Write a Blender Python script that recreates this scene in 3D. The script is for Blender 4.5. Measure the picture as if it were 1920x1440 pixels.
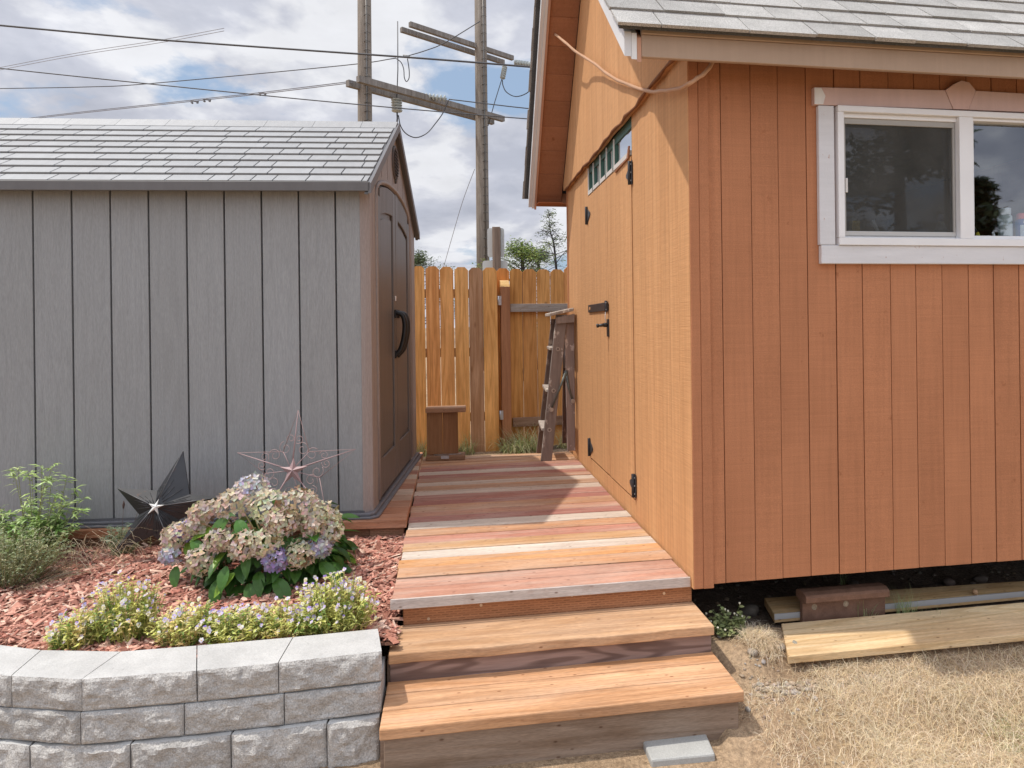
import bpy, bmesh, math, random
from mathutils import Vector, Matrix, noise as mnoise
random.seed(7)
R = random.random
def rr(a, b): return a + (b - a) * random.random()
scene = bpy.context.scene
for o in list(bpy.data.objects): bpy.data.objects.remove(o)
COL = scene.collection

# ---------------------------------------------------------------- camera
CAMH = 1.30
cam_d = bpy.data.cameras.new('camera')
cam = bpy.data.objects.new('camera', cam_d); COL.objects.link(cam)
cam.location = (0, 0, CAMH)
cam.rotation_euler = (math.radians(90), .012, 0)
cam_d.sensor_width = 36; cam_d.lens = 36 * 1250 / 1920
cam_d.shift_x = -90 / 1920; cam_d.shift_y = -109.5 / 1920
cam_d.clip_start = .05; cam_d.clip_end = 2000
scene.camera = cam

# ---------------------------------------------------------------- light
SUN_DIR = Vector((-1.069, -.074, 2.198)).normalized()      # towards the sun
SKY_STR = .1
W = bpy.data.worlds.new('World'); scene.world = W; W.use_nodes = True
nt = W.node_tree; nt.nodes.clear()
def N(t, **k):
    n = nt.nodes.new(t)
    for a, b in k.items(): setattr(n, a, b)
    return n
def L(a, b): nt.links.new(a, b)
def math_n(op, a, b=None, c=None):
    n = N('ShaderNodeMath', operation=op)
    for i, v in enumerate((a, b, c)):
        if v is None: continue
        if isinstance(v, (int, float)): n.inputs[i].default_value = v
        else: L(v, n.inputs[i])
    return n.outputs[0]
sky = N('ShaderNodeTexSky', sky_type='NISHITA'); sky.sun_disc = False
sky.sun_elevation = math.asin(SUN_DIR.z); sky.sun_rotation = math.atan2(SUN_DIR.x, SUN_DIR.y)
sky.air_density = 1.0; sky.dust_density = 1.5; sky.ozone_density = 1.0
tc = N('ShaderNodeTexCoord'); sp = N('ShaderNodeSeparateXYZ'); L(tc.outputs['Generated'], sp.inputs[0])
zc = math_n('MAXIMUM', sp.outputs[2], 0.0)
den = math_n('ADD', zc, .42)
cmb = N('ShaderNodeCombineXYZ')
L(math_n('DIVIDE', sp.outputs[0], den), cmb.inputs[0]); L(math_n('DIVIDE', sp.outputs[1], den), cmb.inputs[1])
L(math_n('MULTIPLY', math_n('DIVIDE', zc, den), 2.2), cmb.inputs[2])
def cloudnoise(off, scale, det=9, rough=.56, dist=.25):
    v = N('ShaderNodeVectorMath', operation='ADD'); L(cmb.outputs[0], v.inputs[0]); v.inputs[1].default_value = off
    n = N('ShaderNodeTexNoise'); n.inputs['Scale'].default_value = scale; n.inputs['Detail'].default_value = det
    n.inputs['Roughness'].default_value = rough; n.inputs['Distortion'].default_value = dist
    L(v.outputs[0], n.inputs['Vector']); return n.outputs['Fac']
def ramp(fac, pts):
    r = N('ShaderNodeValToRGB'); L(fac, r.inputs[0]); e = r.color_ramp.elements
    while len(e) < len(pts): e.new(.5)
    for i, (p, c) in enumerate(pts):
        e[i].position = p; e[i].color = (c[0], c[1], c[2], 1) if isinstance(c, tuple) else (c, c, c, 1)
    return r.outputs[0]
OFF = (3.3, 1.4, 0.7)
nA = cloudnoise(OFF, 2.5, 10, .56, .15)
nB = cloudnoise((OFF[0] + .045, OFF[1] - .01, OFF[2] - .085), 2.5, 6, .5, .15)    # towards the sun: lit tops
cov = ramp(nA, [(.385, 0.), (.455, 1.)])
lit = math_n('ADD', math_n('MULTIPLY_ADD', math_n('SUBTRACT', nA, nB), 4.2, .56), math_n('MULTIPLY', math_n('SUBTRACT', .52, nA), .9))
shade = ramp(lit, [(.15, (4.8, 5.05, 5.9)), (.52, (5.9, 6.1, 6.9)), (.82, (8.2, 8.3, 8.7))])
fine = cloudnoise((9, 4, 2), 4.5, 6, .6, .1)
mixs = N('ShaderNodeMixRGB', blend_type='MULTIPLY'); mixs.inputs[0].default_value = 1
L(shade, mixs.inputs[1]); L(ramp(fine, [(.3, .90), (.7, 1.08)]), mixs.inputs[2])
# clear sky: Nishita, a little milky
blue = N('ShaderNodeMixRGB'); blue.inputs[0].default_value = .55; L(sky.outputs[0], blue.inputs[1]); blue.inputs[2].default_value = (4.6, 6.1, 8.2, 1)
mix = N('ShaderNodeMixRGB'); L(cov, mix.inputs[0]); L(blue.outputs[0], mix.inputs[1]); L(mixs.outputs[0], mix.inputs[2])
# whole sky lifted overhead and behind the camera, added to fill the shaded fronts
up = ramp(zc, [(0., 1.0), (.45, 1.08), (.9, 1.75)])
back = ramp(math_n('MULTIPLY_ADD', sp.outputs[1], -.5, .5), [(.30, 1.), (.85, 1.5)])
m1 = N('ShaderNodeMixRGB', blend_type='MULTIPLY'); m1.inputs[0].default_value = 1; L(mix.outputs[0], m1.inputs[1]); L(up, m1.inputs[2])
m2 = N('ShaderNodeMixRGB', blend_type='MULTIPLY'); m2.inputs[0].default_value = 1; L(m1.outputs[0], m2.inputs[1]); L(back, m2.inputs[2])
bg = N('ShaderNodeBackground'); bg.inputs[1].default_value = SKY_STR; L(m2.outputs[0], bg.inputs[0])
ow = N('ShaderNodeOutputWorld'); L(bg.outputs[0], ow.inputs[0])

sd = bpy.data.lights.new('sun', 'SUN'); sd.energy = 3.3; sd.angle = math.radians(.8); sd.color = (1., .94, .85)
so = bpy.data.objects.new('sun', sd); COL.objects.link(so)
so.rotation_euler = (-SUN_DIR).to_track_quat('-Z', 'Y').to_euler(); so.location = (-3, 0, 8)
scene.view_settings.view_transform = 'Standard'; scene.view_settings.look = 'None'
scene.view_settings.exposure = 0; scene.view_settings.gamma = 1; scene.view_settings.use_curve_mapping = False
scene.cycles.max_bounces = 8; scene.cycles.transparent_max_bounces = 12

# ---------------------------------------------------------------- survey: photo pixels to points on known planes
F_, CX_, CY_, S_ = 1250., 1050., 610.5, .012
def ray(px, py):
    a = (px - CX_) / F_; b = (py - CY_) / F_
    z = (-b - S_ * a) / (1 + S_ * S_)
    return a + S_ * z, 1.0, z
class Frame:
    def __init__(s, o, deg):
        t = math.radians(deg); s.o = o; s.t = t; s.U = (math.cos(t), math.sin(t)); s.V = (-math.sin(t), math.cos(t))
    def world(s, u, v, z=0): return (s.o[0] + u * s.U[0] + v * s.V[0], s.o[1] + u * s.U[1] + v * s.V[1], z)
    def uv(s, X, Y): dx, dy = X - s.o[0], Y - s.o[1]; return dx * s.U[0] + dy * s.U[1], dx * s.V[0] + dy * s.V[1]
    def on_u(s, px, py, u=0):
        x, y, z = ray(px, py); t = (u + s.o[0] * s.U[0] + s.o[1] * s.U[1]) / (x * s.U[0] + y * s.U[1])
        return s.uv(t * x, t * y)[1], z * t + CAMH
    def on_v(s, px, py, v=0):
        x, y, z = ray(px, py); t = (v + s.o[0] * s.V[0] + s.o[1] * s.V[1]) / (x * s.V[0] + y * s.V[1])
        return s.uv(t * x, t * y)[0], z * t + CAMH
def on_z(px, py, zz):
    x, y, z = ray(px, py); t = (zz - CAMH) / z; return x * t, y * t
def at_y(px, py, Y):
    x, y, z = ray(px, py); return Vector((x * Y, Y, z * Y + CAMH))
OFR = Frame((.492, 2.55), 9.25)     # orange shed, deck, steps
GFR = Frame((-.977, 3.30), 4.2)     # grey shed
FFR = Frame((at_y(777, 600, 6.35).x, 6.35), 13.0)   # fence

# ---------------------------------------------------------------- mesh builder
class MB:
    def __init__(s): s.v = []; s.f = []; s.c = []; s.sm = []
    def face(s, pts, c=(1, 1, 1), a=None, smooth=False):
        i = len(s.v); s.v.extend([tuple(p) for p in pts]); s.f.append(tuple(range(i, i + len(pts))))
        s.c.append((c[0], c[1], c[2], R() if a is None else a)); s.sm.append(smooth)
    def hexa(s, p, c=(1, 1, 1), a=None):       # p: 4 bottom ccw, 4 top ccw
        i = len(s.v); s.v.extend([tuple(q) for q in p]); a = R() if a is None else a
        for f in ((3, 2, 1, 0), (4, 5, 6, 7), (0, 1, 5, 4), (1, 2, 6, 5), (2, 3, 7, 6), (3, 0, 4, 7)):
            s.f.append(tuple(i + k for k in f)); s.c.append((c[0], c[1], c[2], a)); s.sm.append(False)
    def box(s, x0, x1, y0, y1, z0, z1, c=(1, 1, 1), a=None):
        s.hexa([(x0, y0, z0), (x1, y0, z0), (x1, y1, z0), (x0, y1, z0), (x0, y0, z1), (x1, y0, z1), (x1, y1, z1), (x0, y1, z1)], c, a)
    def prism(s, poly, ax, a0, a1, c=(1, 1, 1), a=None):
        """poly of 2-D points extruded along axis ax ('x','y','z') from a0 to a1"""
        def P(p, t): return {'x': (t, p[0], p[1]), 'y': (p[0], t, p[1]), 'z': (p[0], p[1], t)}[ax]
        n = len(poly); i = len(s.v); a = R() if a is None else a
        area = sum(poly[k][0] * poly[(k + 1) % n][1] - poly[(k + 1) % n][0] * poly[k][1] for k in range(n))
        if (area > 0) == (ax == 'y'): poly = poly[::-1]
        if a0 > a1: a0, a1 = a1, a0
        s.v.extend([P(p, a0) for p in poly]); s.v.extend([P(p, a1) for p in poly])
        fs = [tuple(reversed([i + k for k in range(n)])), tuple(i + n + k for k in range(n))]
        fs += [(i + k, i + (k + 1) % n, i + n + (k + 1) % n, i + n + k) for k in range(n)]
        for f in fs: s.f.append(f); s.c.append((c[0], c[1], c[2], a)); s.sm.append(False)
    def tube(s, pts, r, n=8, c=(1, 1, 1), cap=True, a=None, flat=1.0):
        pts = [Vector(p) for p in pts]; m = len(pts); a = R() if a is None else a
        rs = r if isinstance(r, (list, tuple)) else [r] * m
        i0 = len(s.v); ref = None
        for k in range(m):
            d = (pts[min(k + 1, m - 1)] - pts[max(k - 1, 0)])
            if d.length < 1e-9: d = Vector((0, 0, 1))
            d.normalize()
            if ref is None:
                ref = Vector((0, 0, 1)) if abs(d.z) < .9 else Vector((1, 0, 0))
            x = ref - d * ref.dot(d)
            if x.length < 1e-6: x = d.orthogonal()
            x.normalize(); ref = x; y = d.cross(x)
            for j in range(n):
                t = 2 * math.pi * j / n
                s.v.append(tuple(pts[k] + x * math.cos(t) * rs[k] + y * math.sin(t) * rs[k] * flat))
        for k in range(m - 1):
            for j in range(n):
                s.f.append((i0 + k * n + j, i0 + k * n + (j + 1) % n, i0 + (k + 1) * n + (j + 1) % n, i0 + (k + 1) * n + j))
                s.c.append((c[0], c[1], c[2], a)); s.sm.append(True)
        if cap:
            s.f.append(tuple(i0 + j for j in reversed(range(n)))); s.c.append((c[0], c[1], c[2], a)); s.sm.append(False)
            s.f.append(tuple(i0 + (m - 1) * n + j for j in range(n))); s.c.append((c[0], c[1], c[2], a)); s.sm.append(False)
    def lathe(s, prof, o=(0, 0, 0), n=20, c=(1, 1, 1), cols=None):
        i0 = len(s.v); m = len(prof)
        for r, z in prof:
            for j in range(n):
                t = 2 * math.pi * j / n; s.v.append((o[0] + r * math.cos(t), o[1] + r * math.sin(t), o[2] + z))
        for k in range(m - 1):
            cc = cols[k] if cols else c
            for j in range(n):
                s.f.append((i0 + k * n + j, i0 + k * n + (j + 1) % n, i0 + (k + 1) * n + (j + 1) % n, i0 + (k + 1) * n + j))
                s.c.append((cc[0], cc[1], cc[2], .5)); s.sm.append(True)
        cc = cols[-1] if cols else c
        s.f.append(tuple(i0 + j for j in reversed(range(n)))); s.c.append((cc[0], cc[1], cc[2], .5)); s.sm.append(False)
        s.f.append(tuple(i0 + (m - 1) * n + j for j in range(n))); s.c.append((cc[0], cc[1], cc[2], .5)); s.sm.append(False)
    def xform(s, M, start=0):
        for k in range(start, len(s.v)): s.v[k] = tuple(M @ Vector(s.v[k]))
    def build(s, name, mat, parent=None, bevel=None, loc=(0, 0, 0), seg=1, autosmooth=False):
        if parent is None and (loc[0] or loc[1] or loc[2]):
            vs = [(x - loc[0], y - loc[1], z - loc[2]) for x, y, z in s.v]
        else: vs = s.v
        me = bpy.data.meshes.new(name); me.from_pydata(vs, [], s.f)
        ca = me.color_attributes.new('Col', 'FLOAT_COLOR', 'CORNER')
        flat = []
        for f, c in zip(s.f, s.c): flat.extend(c * len(f))
        ca.data.foreach_set('color', flat)
        me.polygons.foreach_set('use_smooth', s.sm); me.update()
        me.materials.append(mat)
        o = bpy.data.objects.new(name, me); COL.objects.link(o)
        if parent is not None: o.parent = parent
        else: o.location = loc
        if bevel:
            m = o.modifiers.new('bevel', 'BEVEL'); m.width = bevel; m.segments = seg; m.limit_method = 'ANGLE'; m.angle_limit = math.radians(40)
        return o
def tag(o, label, cat=None, group=None, kind=None):
    if label: o['label'] = label
    if cat: o['category'] = cat
    if group: o['group'] = group
    if kind: o['kind'] = kind
    return o
def thing(name, label, cat, loc=(0, 0, 0), deg=0, group=None):
    o = bpy.data.objects.new(name, None); COL.objects.link(o); o.empty_display_size = .1
    o.location = loc; o.rotation_euler = (0, 0, math.radians(deg)); return tag(o, label, cat, group)

# ---------------------------------------------------------------- materials
def new_mat(name):
    global nt
    m = bpy.data.materials.new(name); m.use_nodes = True; nt = m.node_tree; nt.nodes.clear(); return m
def surf(name, tint=(1, 1, 1), rough=.7, spec=.35, metal=0, layers=(), bumps=(), transl=0, coat=0, extra=None):
    """base colour = tint x 'Col' attribute x noise layers.
    layer: (scale3, detail, lo, hi, colour_lo, colour_hi)   bump: (scale3, detail, strength, distance)"""
    m = new_mat(name)
    at = N('ShaderNodeAttribute', attribute_name='Col')
    tc = N('ShaderNodeTexCoord')
    off = N('ShaderNodeCombineXYZ')
    k = math_n('MULTIPLY', at.outputs['Alpha'], 37.); L(k, off.inputs[0]); L(math_n('MULTIPLY', k, 1.7), off.inputs[1]); L(math_n('MULTIPLY', k, 2.3), off.inputs[2])
    def vec(sc, dist=0):
        a = N('ShaderNodeVectorMath', operation='MULTIPLY'); L(tc.outputs['Object'], a.inputs[0]); a.inputs[1].default_value = sc
        b = N('ShaderNodeVectorMath', operation='ADD'); L(a.outputs[0], b.inputs[0]); L(off.outputs[0], b.inputs[1]); return b.outputs[0]
    def nz(sc, det, dist=0):
        n = N('ShaderNodeTexNoise'); n.inputs['Scale'].default_value = 1; n.inputs['Detail'].default_value = det
        n.inputs['Roughness'].default_value = .6; n.inputs['Distortion'].default_value = dist; L(vec(sc), n.inputs['Vector']); return n.outputs['Fac']
    tn = N('ShaderNodeMixRGB', blend_type='MULTIPLY'); tn.inputs[0].default_value = 1; L(at.outputs['Color'], tn.inputs[1]); tn.inputs[2].default_value = (*tint, 1)
    cur = tn.outputs[0]
    for l in layers:
        sc, det, lo, hi, c0, c1 = l[:6]
        f = ramp(nz(sc, det, l[6] if len(l) > 6 else 0), [(lo, c0), (hi, c1)])
        x = N('ShaderNodeMixRGB', blend_type='MULTIPLY'); x.inputs[0].default_value = 1; L(cur, x.inputs[1]); L(f, x.inputs[2]); cur = x.outputs[0]
    if extra: cur = extra(cur, vec, tc, at)
    p = N('ShaderNodeBsdfPrincipled'); L(cur, p.inputs['Base Color']); p.inputs['Roughness'].default_value = rough
    p.inputs['Specular IOR Level'].default_value = spec; p.inputs['Metallic'].default_value = metal; p.inputs['Coat Weight'].default_value = coat
    nrm = None
    for sc, det, st, di in bumps:
        b = N('ShaderNodeBump'); b.inputs['Strength'].default_value = st; b.inputs['Distance'].default_value = di
        L(nz(sc, det), b.inputs['Height'])
        if nrm: L(nrm, b.inputs['Normal'])
        nrm = b.outputs[0]
    if nrm: L(nrm, p.inputs['Normal'])
    out = N('ShaderNodeOutputMaterial'); sh = p.outputs[0]
    if transl:
        t = N('ShaderNodeBsdfTranslucent'); L(cur, t.inputs[0]); mx = N('ShaderNodeMixShader'); mx.inputs[0].default_value = transl
        L(sh, mx.inputs[1]); L(t.outputs[0], mx.inputs[2]); sh = mx.outputs[0]
    L(sh, out.inputs[0]); return m
def cathedral(ax, lo=.82, hi=1.06, freq=46., across=7., along=.7, after=None):
    """contour-line grain: arches stretched along axis ax"""
    i = 'xyz'.index(ax); v3 = [across] * 3; v3[i] = along
    def ex(cur, vec, tc, at):
        n = N('ShaderNodeTexNoise'); n.inputs['Scale'].default_value = 1; n.inputs['Detail'].default_value = 1.5; n.inputs['Roughness'].default_value = .4; L(vec(tuple(v3)), n.inputs['Vector'])
        f = math_n('MULTIPLY_ADD', math_n('SINE', math_n('MULTIPLY', n.outputs['Fac'], freq)), .5, .5)
        x = N('ShaderNodeMixRGB', blend_type='MULTIPLY'); x.inputs[0].default_value = 1; L(cur, x.inputs[1])
        lo_ = lo if isinstance(lo, tuple) else (lo, lo, lo)
        L(ramp(f, [(.05, lo_), (.55, (hi, hi, hi))]), x.inputs[2])
        return after(x.outputs[0], vec, tc, at) if after else x.outputs[0]
    return ex
def wood(name, ax, **k):
    """grain along axis ax"""
    i = 'xyz'.index(ax)
    def s3(a, b): v = [b] * 3; v[i] = a; return tuple(v)
    kw = dict(rough=.75, spec=.25)
    kw['layers'] = [(s3(1.2, 22), 5, .3, .7, k.pop('lo', (.78, .74, .70)), (1.12, 1.12, 1.12), .6), (s3(9, 160), 3, .3, .7, .86, 1.08),
                    (s3(2.5, 5), 3, .35, .7, (.88, .85, .83), (1.06, 1.06, 1.06))] + k.pop('more', [])
    kw['bumps'] = [(s3(6, 130), 4, k.pop('bump', .25), .004)]
    kw.update(k); return surf(name, **kw)
def knots(scale=3.0, thr=.09, col=(.16, .06, .02)):
    """dark round knots in a plane across y (x, z)"""
    def ex(cur, vec, tc, at):
        vo = N('ShaderNodeTexVoronoi', feature='F1'); vo.inputs['Scale'].default_value = 1
        n = N('ShaderNodeTexNoise'); n.inputs['Scale'].default_value = 30
        L(vec(scale), vo.inputs['Vector'])
        f = ramp(vo.outputs['Distance'], [(thr * .55, 1.), (thr, .75), (thr * 2.2, 0.)]) if False else ramp(vo.outputs['Distance'], [(thr * .5, .85), (thr * 1.6, 0.)])
        x = N('ShaderNodeMixRGB'); L(f, x.inputs[0]); L(cur, x.inputs[1]); x.inputs[2].default_value = (*col, 1); return x.outputs[0]
    return ex

M = {}
M['front_siding'] = surf('orange_siding', rough=.78, spec=.2,
    layers=[((3, 3, 90), 4, .3, .75, .93, 1.04), ((2.2, 2.2, 1.1), 4, .35, .7, (.90, .87, .85), (1.06, 1.05, 1.04)), ((70, 70, 2.5), 3, .25, .6, .92, 1.03), ((18, 18, 14), 5, .26, .34, (.72, .64, .60), (1, 1, 1)), ((260, 260, 320), 2, .3, .7, .88, 1.12)],
    bumps=[((5, 5, 210), 4, .22, .004), ((300, 300, 300), 2, .2, .002)])
M['side_siding'] = surf('tan_orange_siding', rough=.78, spec=.2,
    layers=[((4, 5, 95), 4, .3, .75, .93, 1.04), ((3, 30, .7), 4, .3, .7, (.88, .84, .80), (1.05, 1.05, 1.05)), ((90, 90, 3), 3, .3, .65, .90, 1.04)],
    bumps=[((6, 7, 190), 4, .35, .005), ((300, 300, 300), 2, .2, .002)])
M['grey_wall'] = surf('grey_plastic_woodgrain', rough=.5, spec=.4,
    extra=cathedral('z', .962, 1.012, 90., 9., .9),
    layers=[((60, 60, 3), 5, .3, .7, .95, 1.04, .6), ((1.5, 1.5, .8), 3, .3, .7, (.95, .94, .93), (1.04, 1.04, 1.05)), ((300, 300, 40), 2, .3, .7, .90, 1.10)],
    bumps=[((110, 110, 2.2), 5, .55, .004), ((260, 260, 30), 2, .25, .002)])
M['brown_panel'] = surf('brown_plastic_woodgrain', rough=.42, spec=.45,
    layers=[((60, 60, 1.6), 5, .3, .7, .84, 1.12, .8), ((2, 2, 1), 3, .3, .7, .92, 1.05)], bumps=[((120, 120, 2.2), 4, .4, .003)])
M['grey_roof'] = surf('grey_plastic_shingle', rough=.50, spec=.35, layers=[((25, 8, 8), 4, .3, .7, .93, 1.06), ((1.2, 1.2, 1.2), 3, .3, .7, .95, 1.04)], bumps=[((90, 20, 20), 4, .15, .002)])
M['asphalt'] = surf('asphalt_shingle', rough=.95, spec=.1, layers=[((350, 350, 350), 2, .35, .65, .55, 1.35), ((6, 6, 6), 3, .3, .7, .85, 1.1)], bumps=[((300, 300, 300), 2, .6, .004)])
M['trim'] = surf('painted_trim', rough=.6, spec=.3, layers=[((40, 3, 3), 4, .3, .7, .95, 1.03), ((5, 5, 5), 3, .3, .7, .94, 1.03)], bumps=[((90, 12, 90), 3, .25, .003)])
def peel(cur, vec, tc, at):
    n = N('ShaderNodeTexNoise'); n.inputs['Scale'].default_value = 1; n.inputs['Detail'].default_value = 6; n.inputs['Roughness'].default_value = .75
    L(vec((55, 30, 28)), n.inputs['Vector'])
    f = ramp(n.outputs['Fac'], [(.655, 0.), (.685, 1.)])
    x = N('ShaderNodeMixRGB'); L(f, x.inputs[0]); L(cur, x.inputs[1]); x.inputs[2].default_value = (.42, .24, .18, 1); return x.outputs[0]
M['peeling'] = surf('worn_white_paint', rough=.65, spec=.3, layers=[((5, 5, 40), 4, .3, .7, .92, 1.03)], bumps=[((40, 40, 40), 4, .3, .003)], extra=peel)
M['vinyl'] = surf('white_vinyl', rough=.35, spec=.45, layers=[((6, 6, 6), 3, .3, .7, .96, 1.02)])
M['metal'] = surf('black_metal', rough=.42, spec=.5, metal=.2, layers=[((40, 40, 40), 3, .3, .7, .7, 1.3)])
M['galv'] = surf('galvanised_metal', rough=.4, spec=.5, metal=.7, layers=[((60, 60, 60), 3, .3, .7, .8, 1.1)])
def weather(amount, specks=.25, col=(.56, .50, .45)):
    """greyed patches stretched along the board and small dark nail or resin specks"""
    def ex(cur, vec, tc, at):
        n = N('ShaderNodeTexNoise'); n.inputs['Scale'].default_value = 1; n.inputs['Detail'].default_value = 5; n.inputs['Roughness'].default_value = .65; L(vec((2.2, 16, 16)), n.inputs['Vector'])
        x = N('ShaderNodeMixRGB'); L(ramp(n.outputs['Fac'], [(.42, 0.), (.72, amount)]), x.inputs[0]); L(cur, x.inputs[1]); x.inputs[2].default_value = (*col, 1)
        v = N('ShaderNodeTexVoronoi'); v.inputs['Scale'].default_value = 1; L(vec((14, 30, 30)), v.inputs['Vector'])
        y = N('ShaderNodeMixRGB', blend_type='MULTIPLY'); L(ramp(v.outputs['Distance'], [(.05, 1.), (.13, 0.)]), y.inputs[0]); L(x.outputs[0], y.inputs[1]); y.inputs[2].default_value = (specks, specks * .8, specks * .7, 1)
        w = N('ShaderNodeTexNoise'); w.inputs['Scale'].default_value = 1; w.inputs['Detail'].default_value = 3; L(vec((40, 420, 420)), w.inputs['Vector'])
        z = N('ShaderNodeMixRGB', blend_type='MULTIPLY'); z.inputs[0].default_value = 1; L(y.outputs[0], z.inputs[1]); L(ramp(w.outputs['Fac'], [(.3, .80), (.65, 1.08)]), z.inputs[2]); return z.outputs[0]
    return ex
M['deck'] = wood('deck_board', 'x', lo=(.78, .72, .70), more=[((14, 14, 14), 4, .28, .42, (.84, .78, .76), (1, 1, 1))], extra=weather(.50, .45, (.54, .46, .39)))
M['board'] = wood('cedar_board_lengthwise', 'x', bump=.3, extra=cathedral('x', (.90, .86, .82), 1.04, 60., 13., .8, weather(.25, .5, (.60, .48, .38))))
M['picket'] = wood('cedar_picket', 'z', lo=(.74, .66, .58), extra=cathedral('z', (.90, .84, .76), 1.05, 50., 9., .6, knots((5, 1, 2.2), .065)))
M['post'] = wood('rough_post', 'z', bump=.4)
M['pole'] = wood('weathered_pole', 'z', lo=(.62, .60, .58), bump=.5)
M['pine'] = wood('pine_board', 'x', lo=(.86, .80, .72), extra=cathedral('x', (.88, .82, .74), 1.04, 50., 10., .7, weather(.35, .45, (.50, .42, .30))))
def dashes(cur, vec, tc, at):
    br = N('ShaderNodeTexBrick'); mp = N('ShaderNodeMapping'); L(tc.outputs['Object'], mp.inputs[0]); mp.inputs['Rotation'].default_value = (math.radians(90), 0, 0)
    L(mp.outputs[0], br.inputs['Vector']); br.inputs['Scale'].default_value = 1; br.inputs['Brick Width'].default_value = .030; br.inputs['Row Height'].default_value = .0085
    br.inputs['Mortar Size'].default_value = .0038; br.inputs['Mortar Smooth'].default_value = .3; br.inputs['Color1'].default_value = (.30, .26, .24, 1); br.inputs['Color2'].default_value = (.75, .72, .7, 1); br.inputs['Mortar'].default_value = (1, 1, 1, 1)
    br.offset = .5
    x = N('ShaderNodeMixRGB', blend_type='MULTIPLY'); x.inputs[0].default_value = .85; L(cur, x.inputs[1]); L(br.outputs[0], x.inputs[2]); return x.outputs[0]
M['incised'] = wood('incised_treated_board', 'x', extra=dashes)
M['swirl'] = wood('weathered_swirl_board', 'x', extra=cathedral('x', (.60, .56, .55), 1.08, 60., 13., 1.5))
M['concrete'] = surf('concrete_block_top', rough=.9, spec=.15, layers=[((9, 9, 9), 4, .3, .7, .86, 1.06), ((240, 240, 240), 2, .3, .7, .88, 1.1), ((45, 45, 45), 3, .25, .35, .82, 1.)], bumps=[((160, 160, 160), 3, .35, .003)])
M['splitface'] = surf('split_face_concrete', rough=.95, spec=.1, layers=[((28, 28, 28), 5, .3, .7, (.80, .78, .76), (1.14, 1.13, 1.11)), ((230, 230, 230), 2, .3, .7, .70, 1.25)], bumps=[((120, 120, 120), 4, .8, .008)])
M['mulch'] = surf('bark_chip', rough=.9, spec=.15, layers=[((60, 60, 60), 3, .3, .7, .7, 1.25)])
M['soil'] = surf('dry_soil', rough=.97, spec=.08, layers=[((5, 5, 5), 6, .3, .7, (.70, .66, .62), (1.15, 1.14, 1.12)), ((70, 70, 70), 4, .3, .7, .65, 1.25), ((400, 400, 400), 2, .3, .7, .8, 1.2)],
    bumps=[((40, 40, 40), 6, .9, .02), ((220, 220, 220), 3, .6, .006)])
M['straw'] = surf('dry_grass', rough=.85, spec=.2, transl=.25)
M['leaf'] = surf('leaf', rough=.40, spec=.4, transl=.25, layers=[((30, 30, 30), 3, .3, .7, .85, 1.12)])
M['petal'] = surf('petal', rough=.7, spec=.2, transl=.30, layers=[((140, 140, 140), 3, .3, .7, .85, 1.1)])
M['stone'] = surf('river_stone', rough=.8, spec=.25, layers=[((30, 30, 30), 4, .3, .7, .75, 1.15), ((300, 300, 300), 2, .3, .7, .85, 1.1)], bumps=[((90, 90, 90), 3, .2, .002)])
M['rust'] = surf('rusty_steel', rough=.75, spec=.3, layers=[((20, 20, 20), 5, .3, .7, (.75, .70, .68), (1.15, 1.1, 1.1)), ((280, 280, 280), 2, .3, .7, .8, 1.15)], bumps=[((150, 150, 150), 4, .35, .003)])
M['star_black'] = surf('dark_metal_sheet', rough=.42, spec=.5, metal=.35, layers=[((14, 14, 14), 4, .3, .7, .85, 1.15), ((25, 25, 25), 5, .63, .72, 1., (2.0, 1.2, .9))])
M['paint'] = surf('plain_paint', rough=.5, spec=.4)
M['ladder'] = wood('weathered_ladder_wood', 'z', lo=(.70, .66, .64), more=[((16, 16, 10), 5, .60, .66, (1, 1, 1), (2.1, 2.3, 2.3))])
M['bark'] = surf('bark', rough=.95, spec=.1, layers=[((20, 20, 6), 5, .3, .7, .6, 1.2)])
M['dark'] = surf('dark_interior', tint=(.10, .09, .08), rough=.9, spec=.1)
def glass(name, tint, refl, trans=.9, rough=.02):
    m = new_mat(name); g = N('ShaderNodeBsdfGlossy'); g.inputs[0].default_value = (*refl, 1); g.inputs[1].default_value = rough
    t = N('ShaderNodeBsdfTransparent'); t.inputs[0].default_value = (*tint, 1)
    fr = N('ShaderNodeFresnel'); fr.inputs[0].default_value = 1.5
    mx = N('ShaderNodeMixShader'); L(math_n('MULTIPLY_ADD', fr.outputs[0], 1 - trans * .9, 1 - trans), mx.inputs[0])
    L(t.outputs[0], mx.inputs[1]); L(g.outputs[0], mx.inputs[2]); o = N('ShaderNodeOutputMaterial'); L(mx.outputs[0], o.inputs[0]); return m
M['glass'] = glass('window_glass', (.86, .90, .92), (.76, .80, .86), .81)
M['glass2'] = glass('transom_glass', (.6, .65, .65), (.9, .95, 1.), .62, .05)
def screen():
    m = new_mat('insect_screen'); d = N('ShaderNodeBsdfDiffuse'); d.inputs[0].default_value = (.085, .085, .08, 1)
    t = N('ShaderNodeBsdfTransparent'); mx = N('ShaderNodeMixShader')
    tc = N('ShaderNodeTexCoord'); n = N('ShaderNodeTexNoise'); n.inputs['Scale'].default_value = 5; n.inputs['Detail'].default_value = 5; L(tc.outputs['Object'], n.inputs['Vector'])
    L(ramp(n.outputs['Fac'], [(.35, .50), (.62, .78)]), mx.inputs[0]); L(d.outputs[0], mx.inputs[2]); L(t.outputs[0], mx.inputs[1])
    L(mx.outputs[0], N('ShaderNodeOutputMaterial').inputs[0]); return m
M['screen'] = screen()

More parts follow.
